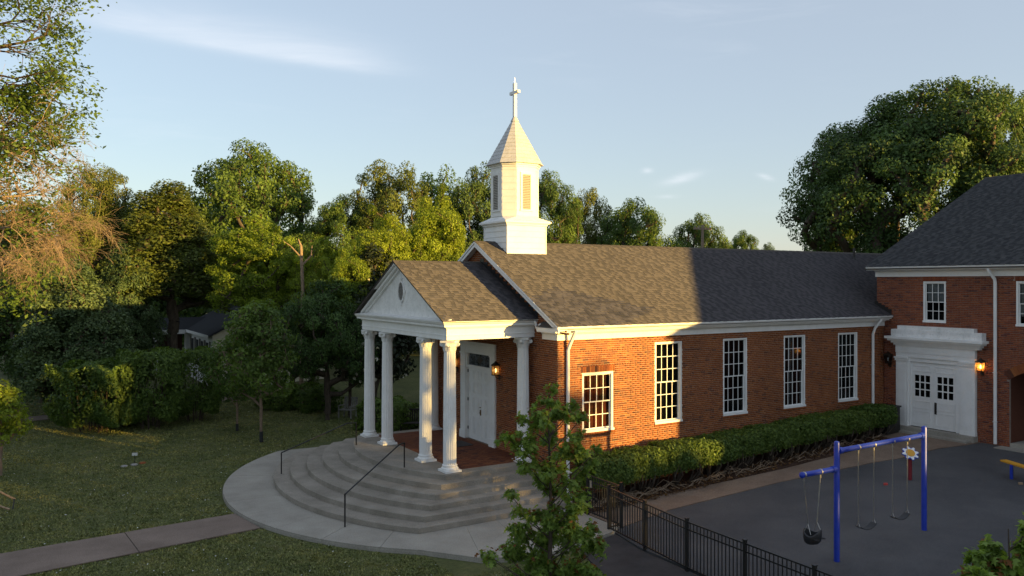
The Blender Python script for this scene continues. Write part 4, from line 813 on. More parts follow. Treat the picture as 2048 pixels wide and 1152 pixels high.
for x, h in ((2.48, 2.94), (6.04, 2.97)):
    g0 = gz(x); MB().lathe([(0.068, -0.1), (0.068, h - g0 - 0.05), (0.055, h - g0 - 0.015), (0.02, h - g0), (0.001, h - g0)], (x, YSW, g0), 20).build('post', 'blue_paint', frame, True)
MB().tube([(2.54, YSW, 2.70), (5.98, YSW, 2.73)], 0.062, 18).build('top_beam', 'blue_paint', frame, True)
am = MB().tube([(2.42, YSW, 2.28), (1.24, YSW, 2.28)], 0.062, 18); am.tube([(1.25, YSW, 2.28), (1.21, YSW, 2.28), (1.18, YSW, 2.28)], [0.074, 0.070, 0.03], 18); am.build('side_arm', 'blue_paint', frame, True)
for x0, x1, z in ((2.54, 2.66, 2.70), (5.86, 5.98, 2.73), (2.30, 2.42, 2.28)): MB().tube([(x0, YSW, z), (x1, YSW, z)], 0.078, 18).build('collar', 'blue_paint', frame, True)
def hanger(parent, x, z):
    m = MB(); m.tube([(x - 0.022, YSW, z), (x + 0.022, YSW, z)], 0.070, 16); m.box(x - 0.018, x + 0.018, YSW - 0.012, YSW + 0.012, z - 0.15, z - 0.06); m.build('hanger', 'galvanised', parent)
def belt_swing(x0, x1, zs, label):
    sg = thing('belt_swing', ((x0 + x1) / 2, YSW, zs), label, 'swing', 'swings on the blue frame')
    for x in (x0, x1): hanger(sg, x, 2.70); chain(sg, (x, YSW, 2.56), (x, YSW, zs + 0.18)); MB().tube([(x, YSW, zs + 0.19), (x, YSW - 0.05, zs + 0.08), (x, YSW + 0.05, zs + 0.08), (x, YSW, zs + 0.19)], 0.005, 5).build('triangle', 'galvanised', sg)
    rows = []
    for k in range(11):
        t = k / 10; x = x0 + (x1 - x0) * t; z = zs + 0.10 * (2 * t - 1) ** 2 - 0.02; rows.append([(x, YSW - 0.085, z), (x, YSW + 0.085, z), (x, YSW + 0.085, z + 0.014), (x, YSW - 0.085, z + 0.014)])
    MB().loft(rows).build('seat', 'rubber', sg, True)
belt_swing(3.30, 3.91, 0.68, 'black belt swing hanging nearest to the near blue post')
belt_swing(4.68, 5.30, 0.71, 'black belt swing hanging nearest to the far blue post')
bk = thing('bucket_swing', (1.60, YSW, 0.65), 'black bucket toddler swing on the lower side arm', 'swing', 'swings on the blue frame')
for xt, xb in ((1.30, 1.44), (1.88, 1.76)):
    hanger(bk, xt, 2.28); chain(bk, (xt, YSW, 2.14), (xb, YSW, 1.12))
    for dy in (-0.10, 0.10): MB().tube([(xb, YSW, 1.12), (xb + (-0.03 if xb < 1.6 else 0.03), YSW + dy, 0.90)], 0.006, 5).build('strap', 'galvanised', bk)
def bucket():
    rings = []
    for z, rx, ry in ((0.92, 0.235, 0.17), (0.90, 0.25, 0.185), (0.80, 0.245, 0.18), (0.70, 0.225, 0.16), (0.655, 0.17, 0.12), (0.65, 0.05, 0.04)):
        rings.append([(1.60 + rx * math.cos(a), YSW + ry * math.sin(a), z - (0.06 * math.sin(2 * a + 0.6) if z > 0.85 else 0)) for a in [2 * math.pi * i / 20 for i in range(20)]])
    inner = [[(1.60 + (p[0] - 1.60) * 0.86, YSW + (p[1] - YSW) * 0.84, p[2] + 0.02) for p in r_] for r_ in rings[1:]]
    MB().loft(inner[::-1] + rings, cap=True).build('seat', 'rubber', bk, True)
    for sx in (-0.12, 0.12): MB().lathe([(0.06, 0), (0.06, 0.004), (0.001, 0.004)], (1.60 + sx, YSW - 0.19, 0.79), 12).build('leg_hole', 'interior', bk)
bucket()
fl = thing('flower_panel', (10.02, -5.21, gz(10)), 'white and yellow daisy play panel on a dark red post', 'play panel')
zf = gz(10.02); MB().tube([(10.02, -5.21, zf - 0.05), (10.02, -5.21, zf + 0.80)], 0.055, 12).build('post', 'red_paint', fl, True)
def daisy():
    c = Vector((10.02, -5.21, zf + 0.84)); nrm = Vector((-0.42, -0.55, 0.72)).normalized(); u = nrm.cross(Vector((0, 0, 1))).normalized(); v = nrm.cross(u)
    def disc(fn, off, th, n): return [c + nrm * off + (u * math.cos(2 * math.pi * i / n) + v * math.sin(2 * math.pi * i / n)) * fn(i) for i in range(n)], nrm * th
    p, d = disc(lambda i: 0.265 if i % 4 in (0, 1) else 0.215, 0.0, 0.02, 32); MB().prism(p, d).build('backing', 'blue_paint', fl)
    p, d = disc(lambda i: 0.25 if i % 4 in (0, 1) else 0.175, 0.022, 0.012, 32); MB().prism(p, d).build('petals', 'white_plastic', fl)
    p, d = disc(lambda i: 0.135, 0.036, 0.014, 20); MB().prism(p, d).build('flower_centre', 'yellow_paint', fl)
daisy()
pb = thing('plank_bench', (12.4, -7.1, gz(12.4)), 'yellow plank seat on a blue post at right edge of playground', 'bench')
zb = gz(12.4); MB().tube([(12.4, -7.08, zb - 0.05), (12.4, -7.08, zb + 0.44)], 0.05, 12).build('post', 'blue_paint', pb, True)
MB().prism([(12.62, -6.62, zb + 0.445), (12.86, -6.70, zb + 0.445), (12.20, -8.10, zb + 0.445), (11.96, -8.02, zb + 0.445)], (0, 0, 0.045)).build('seat', 'yellow_paint', pb)
for k, (x, y, c, lab) in enumerate(((8.96, -5.07, 'toy_red', 'small red plastic toy lying on the dark playground surface'), (12.0, -7.55, 'stake_wood', 'small orange scrap lying beside the yellow plank seat'))):
    o = MB().prism([(x - 0.10, y, gz(x) + 0.002), (x + 0.02, y - 0.06, gz(x) + 0.002), (x + 0.12, y + 0.02, gz(x) + 0.002), (x, y + 0.08, gz(x) + 0.002)], (0, 0, 0.05)).build('toy_block', c); tag(o, lab, 'toy')
bn = thing('utility_box', (15.5, -0.75, gz(15.5)), 'dark box standing between hedge end and the white door', 'utility box')
MB().box(15.1, 15.95, -1.05, -0.35, gz(15.5), gz(15.5) + 1.02).build('body', 'dark_iron', bn)
for k in range(12): bar('fin', (15.06, 15.098, -1.0, -0.4, gz(15.5) + 0.08 + k * 0.07, gz(15.5) + 0.11 + k * 0.07), 'black_metal', bn)
MB().box(15.06, 15.99, -1.09, -0.31, gz(15.5) + 1.022, gz(15.5) + 1.08).build('lid', 'black_metal', bn)

# ------------------------------------------------------------------ vegetation
def unit(v): return v / np.maximum(np.linalg.norm(v, axis=-1, keepdims=True), 1e-9)
def leaf_quads(P, Nn, size, g, droop=0.0, aspect=0.55):
    # one folded leaf of two faces sharing a midrib would cost twice: a bent diamond does
    n = len(P); a = unit(np.cross(Nn, g.normal(size=(n, 3)))); b = np.cross(Nn, a); s = (size * g.uniform(0.45, 1.5, n))[:, None]
    if droop: a = unit(a + np.array([0, 0, -droop])); b = unit(np.cross(Nn, a))
    v = np.stack([P - a * s * 0.5, P + b * s * aspect * 0.5 + Nn * s * 0.06, P + a * s * 0.5 - Nn * s * 0.05, P - b * s * aspect * 0.5 + Nn * s * 0.06], 1).reshape(-1, 3)
    return v, np.arange(n * 4).reshape(-1, 4)
def tree_parts(seed, H, trunk_h, rx, rz, nclump, clump_r, nleaf, leaf, ry=None, trunk_r=0.25, shell=0.5, lump=0.35, flat=0.75, cone=0.0, twigs=5, droop=0.0, bare=0.0, lean=(0, 0), seg=5):
    """returns (wood verts, faces), (leaf verts, faces, rnd) of a tree standing at the origin"""
    g = np.random.default_rng(seed); ry = ry or rx; zc = trunk_h + rz; C = []; tries = 0
    lob = unit(g.normal(size=(9, 3))); lw = g.uniform(-1, 1, 9)
    while len(C) < nclump and tries < nclump * 60:
        tries += 1; d = unit(g.normal(size=3)); 
        if d[2] < -0.75: continue
        k = 1 + lump * np.sum(lw * np.maximum(0, lob @ d) ** 4); rad = g.uniform(shell ** 3, 1) ** (1 / 3) * k
        p = np.array([d[0] * rx, d[1] * ry, d[2] * rz]) * rad
        if cone: f = 1 - cone * (p[2] / rz * 0.5 + 0.5); p[0] *= f; p[1] *= f
        p += np.array([lean[0] * (p[2] + rz) / (2 * rz), lean[1] * (p[2] + rz) / (2 * rz), zc])
        if p[2] < trunk_h * 0.6 and trunk_h > 1: continue
        if C and np.min(np.linalg.norm(np.array(C) - p, axis=1)) < clump_r * 0.55: continue
        C.append(p)
    C = np.array(C)
    # skeleton: the trunk's nodes, then every clump joined to the nearest node nearer the root
    nodes = [np.array([0, 0, 0.0])]; par = [-1]; top = trunk_h + rz * 0.9; m = 7
    for k in range(1, m + 1):
        t = k / m; nodes.append(np.array([lean[0] * t * 0.5 + g.normal() * 0.05 * H / 10, lean[1] * t * 0.5 + g.normal() * 0.05 * H / 10, top * t])); par.append(len(nodes) - 2)
    order = np.argsort(np.linalg.norm(C - np.array([0, 0, trunk_h]), axis=1)); tipn = []
    for i in order:
        p = C[i]; A = np.array(nodes); hgt = A[:, 2]; d = np.linalg.norm(A - p, axis=1) + np.where(hgt > p[2] - 0.1 * H * 0.3, 2.0 + (hgt - p[2]), 0) + np.where(hgt < trunk_h * 0.7, 50, 0)
        j = int(np.argmin(d)); q = nodes[j]; mid = (q + p) / 2 + g.normal(size=3) * 0.08 * np.linalg.norm(p - q) + np.array([0, 0, -0.06 * np.linalg.norm(p - q)])
        nodes.append(mid); par.append(j); nodes.append(p); par.append(len(nodes) - 2); tipn.append(len(nodes) - 1)
    cnt = np.ones(len(nodes))
    for i in range(len(nodes) - 1, 0, -1): cnt[par[i]] += cnt[i] * 0.8
    rad = trunk_r * np.sqrt(cnt / cnt[0]); rad = np.maximum(rad, 0.012); rad[0] *= 1.25
    WV, WF = [], []; base = 0
    def seg_tube(a, b, ra, rb, n=seg):
        nonlocal base
        t = unit(b - a); u = unit(np.cross(t, [0.3, 0.9, 0.2] if abs(t[1]) < 0.9 else [1, 0, 0])); w = np.cross(t, u); ang = np.arange(n) * 2 * np.pi / n
        c = np.cos(ang)[:, None] * u + np.sin(ang)[:, None] * w; WV.append(a + c * ra); WV.append(b + c * rb); i = np.arange(n); j = (i + 1) % n
        WF.append(np.stack([base + i, base + j, base + n + j, base + n + i], 1)); base += 2 * n
    for i in range(1, len(nodes)): seg_tube(nodes[par[i]], nodes[i], min(rad[par[i]], rad[i] * 1.5), rad[i], 8 if i <= m else seg)
    LP, LN, LR = [], [], []
    cen = np.array([lean[0] * .5, lean[1] * .5, zc])
    for ci, p in enumerate(C):
        r_ = clump_r * g.uniform(0.7, 1.25); isb = g.random() < bare; n = int(nleaf * g.uniform(0.7, 1.2) * (0.06 if isb else 1))
        d = unit(g.normal(size=(n, 3))); rr = g.uniform(0.25, 1, n) ** 0.5; q = p + d * (rr * r_)[:, None] * np.array([1, 1, flat]) 
        if droop: q[:, 2] -= droop * (np.linalg.norm(d[:, :2], axis=1) * rr) ** 2 * r_
        out = unit(p - cen) * 0.5; nn = unit(d * 0.7 + out + np.array([0, 0, 0.30]) + g.normal(size=(n, 3)) * 0.6); LP.append(q); LN.append(nn); LR.append(np.clip(g.normal(0.42 + 0.22 * g.normal(), 0.2, n), 0, 0.92))
        for _ in range(twigs * (3 if isb else 1)):
            e = p + unit(g.normal(size=3)) * r_ * g.uniform(0.5, 1.0 if not isb else 1.5) * np.array([1, 1, flat]); seg_tube(p, e, 0.014, 0.005, 3)
    LP, LN, LR = np.concatenate(LP), np.concatenate(LN), np.concatenate(LR)
    v, f = leaf_quads(LP, LN, leaf, g, droop * 0.4)
    return (np.concatenate(WV), np.concatenate(WF)), (v, f, LR)
def tree_meshes(leafmat, barkmat='bark', **k):
    (wv, wf), (lv, lf, lr) = tree_parts(**k)
    return mesh_np('_', wv, wf, None, barkmat), mesh_np('_', lv, lf, lr, leafmat)
def put_tree(name, meshes, loc, label, cat='tree', group=None, rz=0.0, sc=(1, 1, 1), cname='crown'):
    t = thing(name, loc, label, cat, group); t.rotation_euler = (0, 0, rz); t.scale = sc
    for n, me in zip(('trunk', cname), meshes):
        o = bpy.data.objects.new(n, me); COL.objects.link(o); o.parent = t
    return t
# prototypes, each of nominal size: total height 10, crown half width given
PROTO = {
    'dome':  tree_meshes('leaf_green', seed=1, H=10, trunk_h=2.2, rx=4.2, rz=3.9, nclump=170, clump_r=0.85, nleaf=356, leaf=0.164, trunk_r=0.28),
    'dome2': tree_meshes('leaf_olive', seed=2, H=10, trunk_h=2.0, rx=4.0, rz=4.0, nclump=190, clump_r=0.78, nleaf=325, leaf=0.156, trunk_r=0.26, lump=0.5),
    'dark':  tree_meshes('leaf_dark', seed=3, H=10, trunk_h=1.6, rx=4.3, rz=4.2, nclump=170, clump_r=0.9, nleaf=372, leaf=0.164, trunk_r=0.28, lump=0.45),
    'bright': tree_meshes('leaf_bright', seed=4, H=10, trunk_h=1.2, rx=3.9, rz=4.4, nclump=190, clump_r=0.75, nleaf=310, leaf=0.164, trunk_r=0.2, lump=0.5, cone=0.35),
    'tall':  tree_meshes('leaf_olive', seed=5, H=10, trunk_h=0.8, rx=2.6, rz=4.6, nclump=170, clump_r=0.65, nleaf=341, leaf=0.139, trunk_r=0.2, cone=0.55, droop=0.5),
    'cedar': tree_meshes('leaf_conifer', seed=6, H=10, trunk_h=0.6, rx=3.6, rz=4.7, nclump=170, clump_r=0.85, nleaf=403, leaf=0.156, trunk_r=0.25, cone=0.6, droop=0.8, flat=0.4),
    'airy':  tree_meshes('leaf_green', seed=7, H=10, trunk_h=2.0, rx=2.6, rz=4.0, nclump=120, clump_r=0.6, nleaf=139, leaf=0.164, trunk_r=0.16, cone=0.3, shell=0.2),
}
GB = 'trees beyond the lawn and chapel'
def far_tree(kind, px, dep, top, wpx, label, rz=None, base=-0.1, name='broadleaf_tree', bottom=None):
    p = at(px, dep, base); H = zat(top, dep) - base; half = wpx / 2 * dep / FPX; kx = {'dome': 4.7, 'dome2': 4.6, 'dark': 4.9, 'bright': 4.1, 'tall': 2.4, 'cedar': 3.2, 'airy': 2.6}[kind]; top0 = {'tall': 10.4, 'cedar': 10.4}.get(kind, 10.6)
    k = half / kx; kz = min(H / top0, k * (1.9 if dep > 75 or px > 900 else 1.3)); lift = H - kz * top0
    if bottom:
        tb = {'tall': 0.8, 'bright': 1.2}.get(kind, 2.0); zb_, zt_ = zat(bottom, dep) - base, H; kz = (zt_ - zb_) / (top0 - tb); lift = zb_ - kz * tb
    t = put_tree(name, PROTO[kind], p + Vector((0, 0, lift)), label, group=GB, rz=rz if rz is not None else (px * 0.37) % 6.28, sc=(k, k, kz))
    if lift > 0.05:
        o = MB().tube([(0, 0, -lift / kz - 0.02), (0, 0, 0.05)], [0.24, 0.19], 9).build('stem', 'bark', t, local=True)
    return t
far_tree('dome2', 195, 50, 335, 170, 'olive tree rising behind the bare branches at far left')
far_tree('tall', 345, 50, 345, 230, 'tapering olive tree rising over the small white house', bottom=640)
far_tree('dome', 510, 64, 280, 290, 'tallest domed dark green tree behind the house')
far_tree('bright', 508, 47, 442, 210, 'bright yellow-green sunlit tree in front of the tallest domed tree', bottom=650)
far_tree('dark', 240, 72, 400, 260, 'dark tree far behind between the bare branches and the olive tree')
far_tree('dome', 430, 75, 400, 200, 'green tree far behind between the olive tree and tallest dome')
far_tree('dome', 625, 56, 462, 200, 'dark shaded tree behind the broken snag')
far_tree('bright', 655, 45, 480, 130, 'sunlit light green tree to the right of the broken snag')
far_tree('dome', 690, 58, 385, 170, 'mid green tree between the tall dome and porch roof')
far_tree('dome2', 780, 60, 345, 210, 'broad olive tree above the porch pediment')
far_tree('airy', 880, 66, 308, 150, 'tall thin airy tree left of the steeple')
far_tree('bright', 870, 45, 400, 170, 'sunlit yellow-green tree just left of the chapel gable')
far_tree('bright', 765, 43, 440, 165, 'sunlit light green tree above the porch ridge')
far_tree('dark', 960, 62, 335, 150, 'dark green tree directly behind the steeple')
far_tree('dome', 1090, 60, 338, 130, 'dark green tree showing right of the steeple')
far_tree('dome2', 1155, 84, 392, 130, 'sunlit tree above the ridge nearest the steeple')
far_tree('dome', 1265, 80, 392, 180, 'wide dark green tree above the middle of the ridge')
far_tree('dome', 1395, 85, 424, 115, 'round tree behind the utility pole')
far_tree('dome', 1487, 92, 458, 70, 'small round tree near the big tree over the ridge')
far_tree('dark', 1535, 105, 488, 50, 'tiny distant tree low on the ridge beside the big tree')
far_tree('dark', 90, 46, 500, 300, 'dark spreading tree under the bare branches at left edge')
far_tree('cedar', 150, 41, 505, 250, 'dark drooping evergreen left of the clipped shrubs')
far_tree('cedar', 245, 48, 470, 130, 'dark evergreen beside the white house porch')
far_tree('dark', 20, 60, 420, 260, 'dark tree at far left edge behind the others')
far_tree('dark', 655, 40, 560, 190, 'dark green tree between the young trees and the magnolia')
far_tree('bright', 700, 41, 500, 120, 'light green tree at left of the pediment')
far_tree('dark', 585, 47, 600, 150, 'shaded green tree behind the young lawn trees')
far_tree('dome', 2015, 66, 165, 190, 'sunlit tree at the right edge behind the big tree')
far_tree('dark', 2010, 52, 300, 190, 'green tree peeking over the wing roof at the right edge')
big = tree_meshes('leaf_dark', seed=15, H=22, trunk_h=5.0, rx=9.4, rz=8.6, nclump=330, clump_r=1.25, nleaf=465, leaf=0.221, trunk_r=0.6, shell=0.55, lump=0.3, ry=8.0)
put_tree('broadleaf_tree', big, at(1800, 58, 0.2), 'huge dark domed tree behind the chapel and the wing', group=GB, rz=1.0, sc=(0.97, 0.97, 0.985))
# magnolia with blossoms
mag = tree_meshes('leaf_magnolia', seed=21, H=9, trunk_h=1.0, rx=2.9, rz=4.2, nclump=150, clump_r=0.7, nleaf=180, leaf=0.24, trunk_r=0.2, cone=0.35)
mt = put_tree('magnolia_tree', mag, at(745, 41.5, -0.1), 'dark magnolia tree with white blossoms behind the porch columns', sc=(0.88, 0.88, 0.93))
gm = np.random.default_rng(5); bp_ = []
for k in range(60):
    d = unit(gm.normal(size=3)); c = np.array([d[0] * 2.8, d[1] * 2.8, 4.4 + d[2] * 3.3]); c[:2] *= 1 - 0.35 * (d[2] * 0.5 + 0.5); bp_.append(c)
BV = []; 
for c in bp_:
    for k in range(7):
        d = unit(gm.normal(size=3) + np.array([0, 0, 0.6])); BV.append((c + d * 0.06, d))
v, f = leaf_quads(np.array([b[0] for b in BV]), np.array([b[1] for b in BV]), 0.17, gm, aspect=0.7)
bo = mesh_np('blossom', v, f, gm.uniform(0, 1, len(f)), 'leaf_blossom', None); bo.parent = mt; bo['kind'] = 'stuff'
# young lawn trees with black trunk guards
young = tree_meshes('leaf_green', 'young_bark', seed=31, H=5, trunk_h=1.25, rx=1.5, rz=2.2, nclump=80, clump_r=0.48, nleaf=120, leaf=0.14, trunk_r=0.05, cone=0.35)
for (x, y, s, lab) in ((-5.35, 14.53, (1.05, 1.05, 1.08), 'young lawn tree nearer the steps with a black trunk guard'), (-5.64, 17.71, (0.85, 0.85, 0.80), 'smaller young lawn tree farther back with a black trunk guard')):
    t = put_tree('young_tree', young, (x, y, -0.1), lab, group='young trees on the lawn', rz=x, sc=s)
    MB().tube([(x, y, -0.1), (x, y, 0.32)], 0.075, 10).build('trunk_guard', 'rubber', t)
yl = tree_meshes('leaf_bright', 'young_bark', seed=33, H=4, trunk_h=0.95, rx=0.85, rz=1.15, nclump=48, clump_r=0.33, nleaf=120, leaf=0.12, trunk_r=0.05)
yt = put_tree('young_tree', yl, (-14.75, 13.28, -0.1), 'sunlit yellow-green sapling at the left edge of the lawn', group='young trees on the lawn')
st = thing('tree_stake', (-14.5, 8.2, -0.1), 'wooden stakes leaning at the left edge of the lawn', 'stakes')
MB().tube([(-15.6, 8.9, 0.95), (-14.28, 8.35, 0.12)], 0.03, 6).build('stake', 'stake_wood', st); MB().tube([(-15.5, 8.6, 0.35), (-14.42, 8.05, -0.09)], 0.03, 6).build('stake', 'stake_wood', st); MB().tube([(-14.30, 8.33, 0.14), (-14.34, 8.1, -0.1)], 0.02, 6).build('peg', 'dark_iron', st)
# clipped shrubs and hedges: leaves in a shell over a rounded box, woody stems inside
def shrub_meshes(seed, lx, ly, h, n, leaf, leafmat='leaf_hedge', z0=0.15, stems=14, rough=0.10, pw=0.35):
    g = np.random.default_rng(seed); d = unit(g.normal(size=(n, 3))); d = np.sign(d) * np.abs(d) ** pw; d = d / np.max(np.abs(d), axis=1, keepdims=True) ** 0.8
    rr = 1 - np.abs(g.normal(0, 0.10, n)); P = d * rr[:, None] * np.array([lx / 2, ly / 2, (h - z0) / 2]); P[:, 2] += z0 + (h - z0) / 2
    P += rough * np.stack([np.sin(P[:, 1] * 3.1 + P[:, 2] * 4 + seed), np.sin(P[:, 0] * 2.7 + P[:, 2] * 3), np.sin(P[:, 0] * 3.7 + P[:, 1] * 2.9 + seed)], 1)
    nn = unit(d * 0.8 + np.array([0, 0, 0.4]) + g.normal(size=(n, 3)) * 0.6); v, f = leaf_quads(P, nn, leaf, g)
    w = MB()
    for k in range(stems):
        x, y = g.uniform(-0.35, 0.35) * lx, g.uniform(-0.3, 0.3) * ly; w.tube([(x * 0.6, y * 0.6, -0.05), (x, y, h * 0.4), (x * 1.15, y * 1.2, h * 0.75)], [0.03, 0.022, 0.008], 5)
    wm_ = bpy.data.meshes.new('stems'); wm_.from_pydata(w.v, [], w.f); wm_.materials.append(MAT['bark'])
    return wm_, mesh_np('_', v, f, np.clip(g.normal(0.45, 0.25, n), 0, 0.92), leafmat)
def put_shrub(name, me, loc, label, group=None, rz=0, sc=(1, 1, 1)):
    t = thing(name, loc, label, 'shrub', group, rz); t.scale = sc
    for n, m_ in zip(('stems', 'foliage'), me): o = bpy.data.objects.new(n, m_); COL.objects.link(o); o.parent = t
    return t
shA = shrub_meshes(41, 3.1, 2.6, 2.95, 15000, 0.13, z0=0.45, pw=0.55, rough=0.16)
for px, dep, top, lab, s in ((188, 37.0, 728, 'leftmost of the big clipped shrubs at the lawn edge', 1.0), (300, 38.0, 705, 'tall clipped shrub in the middle of the row at lawn edge', 0.95), (388, 40.0, 702, 'clipped shrub at right end of the row below the white house', 0.85), (240, 38.5, 722, 'clipped shrub filling the row between leftmost and middle shrubs', 0.9)):
    p = at(px, dep, -0.1); H = zat(top, dep) + 0.1; put_shrub('clipped_shrub', shA, p, lab, 'clipped shrubs along the lawn edge', px, (s, s, H / 2.95))
shB = shrub_meshes(42, 2.6, 2.0, 1.2, 7000, 0.12, z0=0.05, pw=0.6, rough=0.12)
for px, dep, top, lab in ((630, 43, 772, 'low green shrub left of the white garden chair'), (560, 44, 776, 'low green shrub behind the young lawn trees'), (775, 37.5, 800, 'low dark shrub behind the far porch columns')):
    p = at(px, dep, -0.1); put_shrub('low_shrub', shB, p, lab, 'low shrubs at the back of the lawn', px, (1, 1, (zat(top, dep) + 0.1) / 1.2))
# hedge under the chapel windows: a row of individual clipped bushes grown together
hg = np.random.default_rng(9)
def hedge_meshes(seed, lx, ly, h, n, leaf, z0):
    g = np.random.default_rng(seed); U = g.uniform(-1, 1, size=(n * 4, 3)); e = 1 - np.max(np.abs(U[:, 1:]), axis=1); keep = g.random(n * 4) < np.exp(-(e / 0.14) ** 2); U = U[keep][:n]
    c = np.maximum(0, np.abs(U[:, 1]) - 0.72) / 0.28; P = U * np.array([lx / 2, ly / 2, (h - z0) / 2]); P[:, 2] -= np.where(U[:, 2] > 0, c ** 2 * 0.13, 0); P[:, 2] += z0 + (h - z0) / 2
    lo = U[:, 2] < -0.35; P[lo, 1] *= 1 - 0.35 * (-U[lo, 2] - 0.35); ragged = (U[:, 2] < -0.7) & (g.random(len(U)) < 0.6); P[ragged, 2] += 0.25 * g.random(ragged.sum())
    P += 0.035 * np.stack([0 * P[:, 0], np.sin(P[:, 0] * 5.3 + P[:, 2] * 4 + seed), np.sin(P[:, 0] * 4.1 + P[:, 1] * 3.9 + seed)], 1) + g.normal(0, 0.02, P.shape)
    out = np.stack([0 * U[:, 0], U[:, 1] ** 3, np.maximum(U[:, 2], 0) ** 3], 1); v, f = leaf_quads(P, unit(out * 0.9 + np.array([0, -0.1, 0.25]) + g.normal(size=P.shape) * 0.55), leaf, g); w = MB()
    for k in range(16):
        x, y = g.uniform(-0.42, 0.42) * lx, g.uniform(-0.4, 0.2) * ly; w.tube([(x * 0.8, y * 0.5, -0.05), (x + g.normal() * 0.1, y - 0.1, h * 0.3), (x * 1.05, y * 1.1, h * 0.6)], [0.028, 0.02, 0.008], 5)
    wm_ = bpy.data.meshes.new('stems'); wm_.from_pydata(w.v, [], w.f); wm_.materials.append(MAT['bark'])
    return wm_, mesh_np('_', v, f, np.clip(g.normal(0.45, 0.25, len(P)), 0, 0.92), 'leaf_hedge')
HG = [hedge_meshes(50 + k, 1.58, 1.15, 1.24, 9000, 0.085, 0.46) for k in range(3)]
HL = ['sunlit hedge bush nearest the gate', 'second hedge bush from the gate', 'third hedge bush from the gate under the first tall window', 'fourth hedge bush from the gate', 'fifth hedge bush from the gate', 'sixth hedge bush from the gate', 'seventh hedge bush from the gate', 'eighth hedge bush from the gate', 'ninth hedge bush from the gate', 'last hedge bush next to the dark utility box']
for k in range(10):
    x = 1.25 + k * 1.48; put_shrub('hedge_bush', HG[k % 3], (x, -0.78 + 0.05 * math.sin(k * 2.1), gz(x) + 0.02), HL[k], 'hedge bushes under the chapel windows', 0, (1.0, 1.0, (1.06 if k < 3 else 1.02 - 0.01 * k) * (0.98 + 0.04 * hg.random())))
# prunings and litter under the hedge
br = MB(); rb = random.Random(3)
for k in range(150):
    x = 0.5 + 14 * rb.random() ** 1.7; y = -1.25 - rb.random() * 0.45 + 0.25 * rb.random(); a = rb.uniform(-0.7, 0.7) + (math.pi if rb.random() < 0.5 else 0); l = rb.uniform(0.2, 0.8); z = gz(x) + 0.03
    br.tube([(x, y, z + rb.uniform(0, 0.12)), (x + l * 0.5 * math.cos(a), y + l * 0.4 * math.sin(a), z + rb.uniform(0.05, 0.28)), (x + l * math.cos(a), y + l * 0.8 * math.sin(a) * 0.5, z + rb.uniform(0.0, 0.2))], [0.012, 0.009, 0.004], 4)
tag(br.build('dry_branches', 'dead_bark'), 'dry cut branches strewn under the hedge', 'branches', kind='stuff')
n = 2600; X = 0.3 + 14.2 * hg.random(n) ** 1.5; P = np.stack([X, -1.75 + 0.95 * hg.random(n), np.array([gz(x) for x in X]) + 0.03 + 0.05 * hg.random(n)], 1)
v, f = leaf_quads(P, unit(hg.normal(size=(n, 3)) * 0.5 + np.array([0, 0, 1])), 0.09, hg); tag(mesh_np('leaf_litter', v, f, hg.uniform(0, 0.9, n), 'leaf_litter'), 'brown leaf litter scattered on the mulch bed', 'leaves', kind='stuff')

# foreground maple: lobed leaves on drooping shoots
def maple_leaves(P, A, Nn, size, g, rnd):
    # a five-lobed blade as a fan of eight triangles
    lobes = [(-0.15, 0.0), (0.02, 0.30), (0.30, 0.52), (0.38, 0.22), (1.0, 0.0)]
    out = [(-0.12, 0.0), (0.05, 0.42), (0.30, 0.16), (0.58, 0.46), (0.55, 0.13), (1.0, 0.0), (0.55, -0.13), (0.58, -0.46), (0.30, -0.16), (0.05, -0.42)]
    n = len(P); B = np.cross(Nn, A); s = (size * g.uniform(0.6, 1.25, n))[:, None]; V = np.zeros((n, 11, 3)); V[:, 0] = P + A * s * 0.28
    for i, (a, b) in enumerate(out): V[:, i + 1] = P + A * s * a + B * s * b - Nn * s * (0.16 * abs(b) + 0.12 * a * a)
    F = np.array([(0, i + 1, (i + 1) % 10 + 1) for i in range(10)]); return V.reshape(-1, 3), (F[None] + (np.arange(n) * 11)[:, None, None]).reshape(-1, 3), np.repeat(rnd, 10)
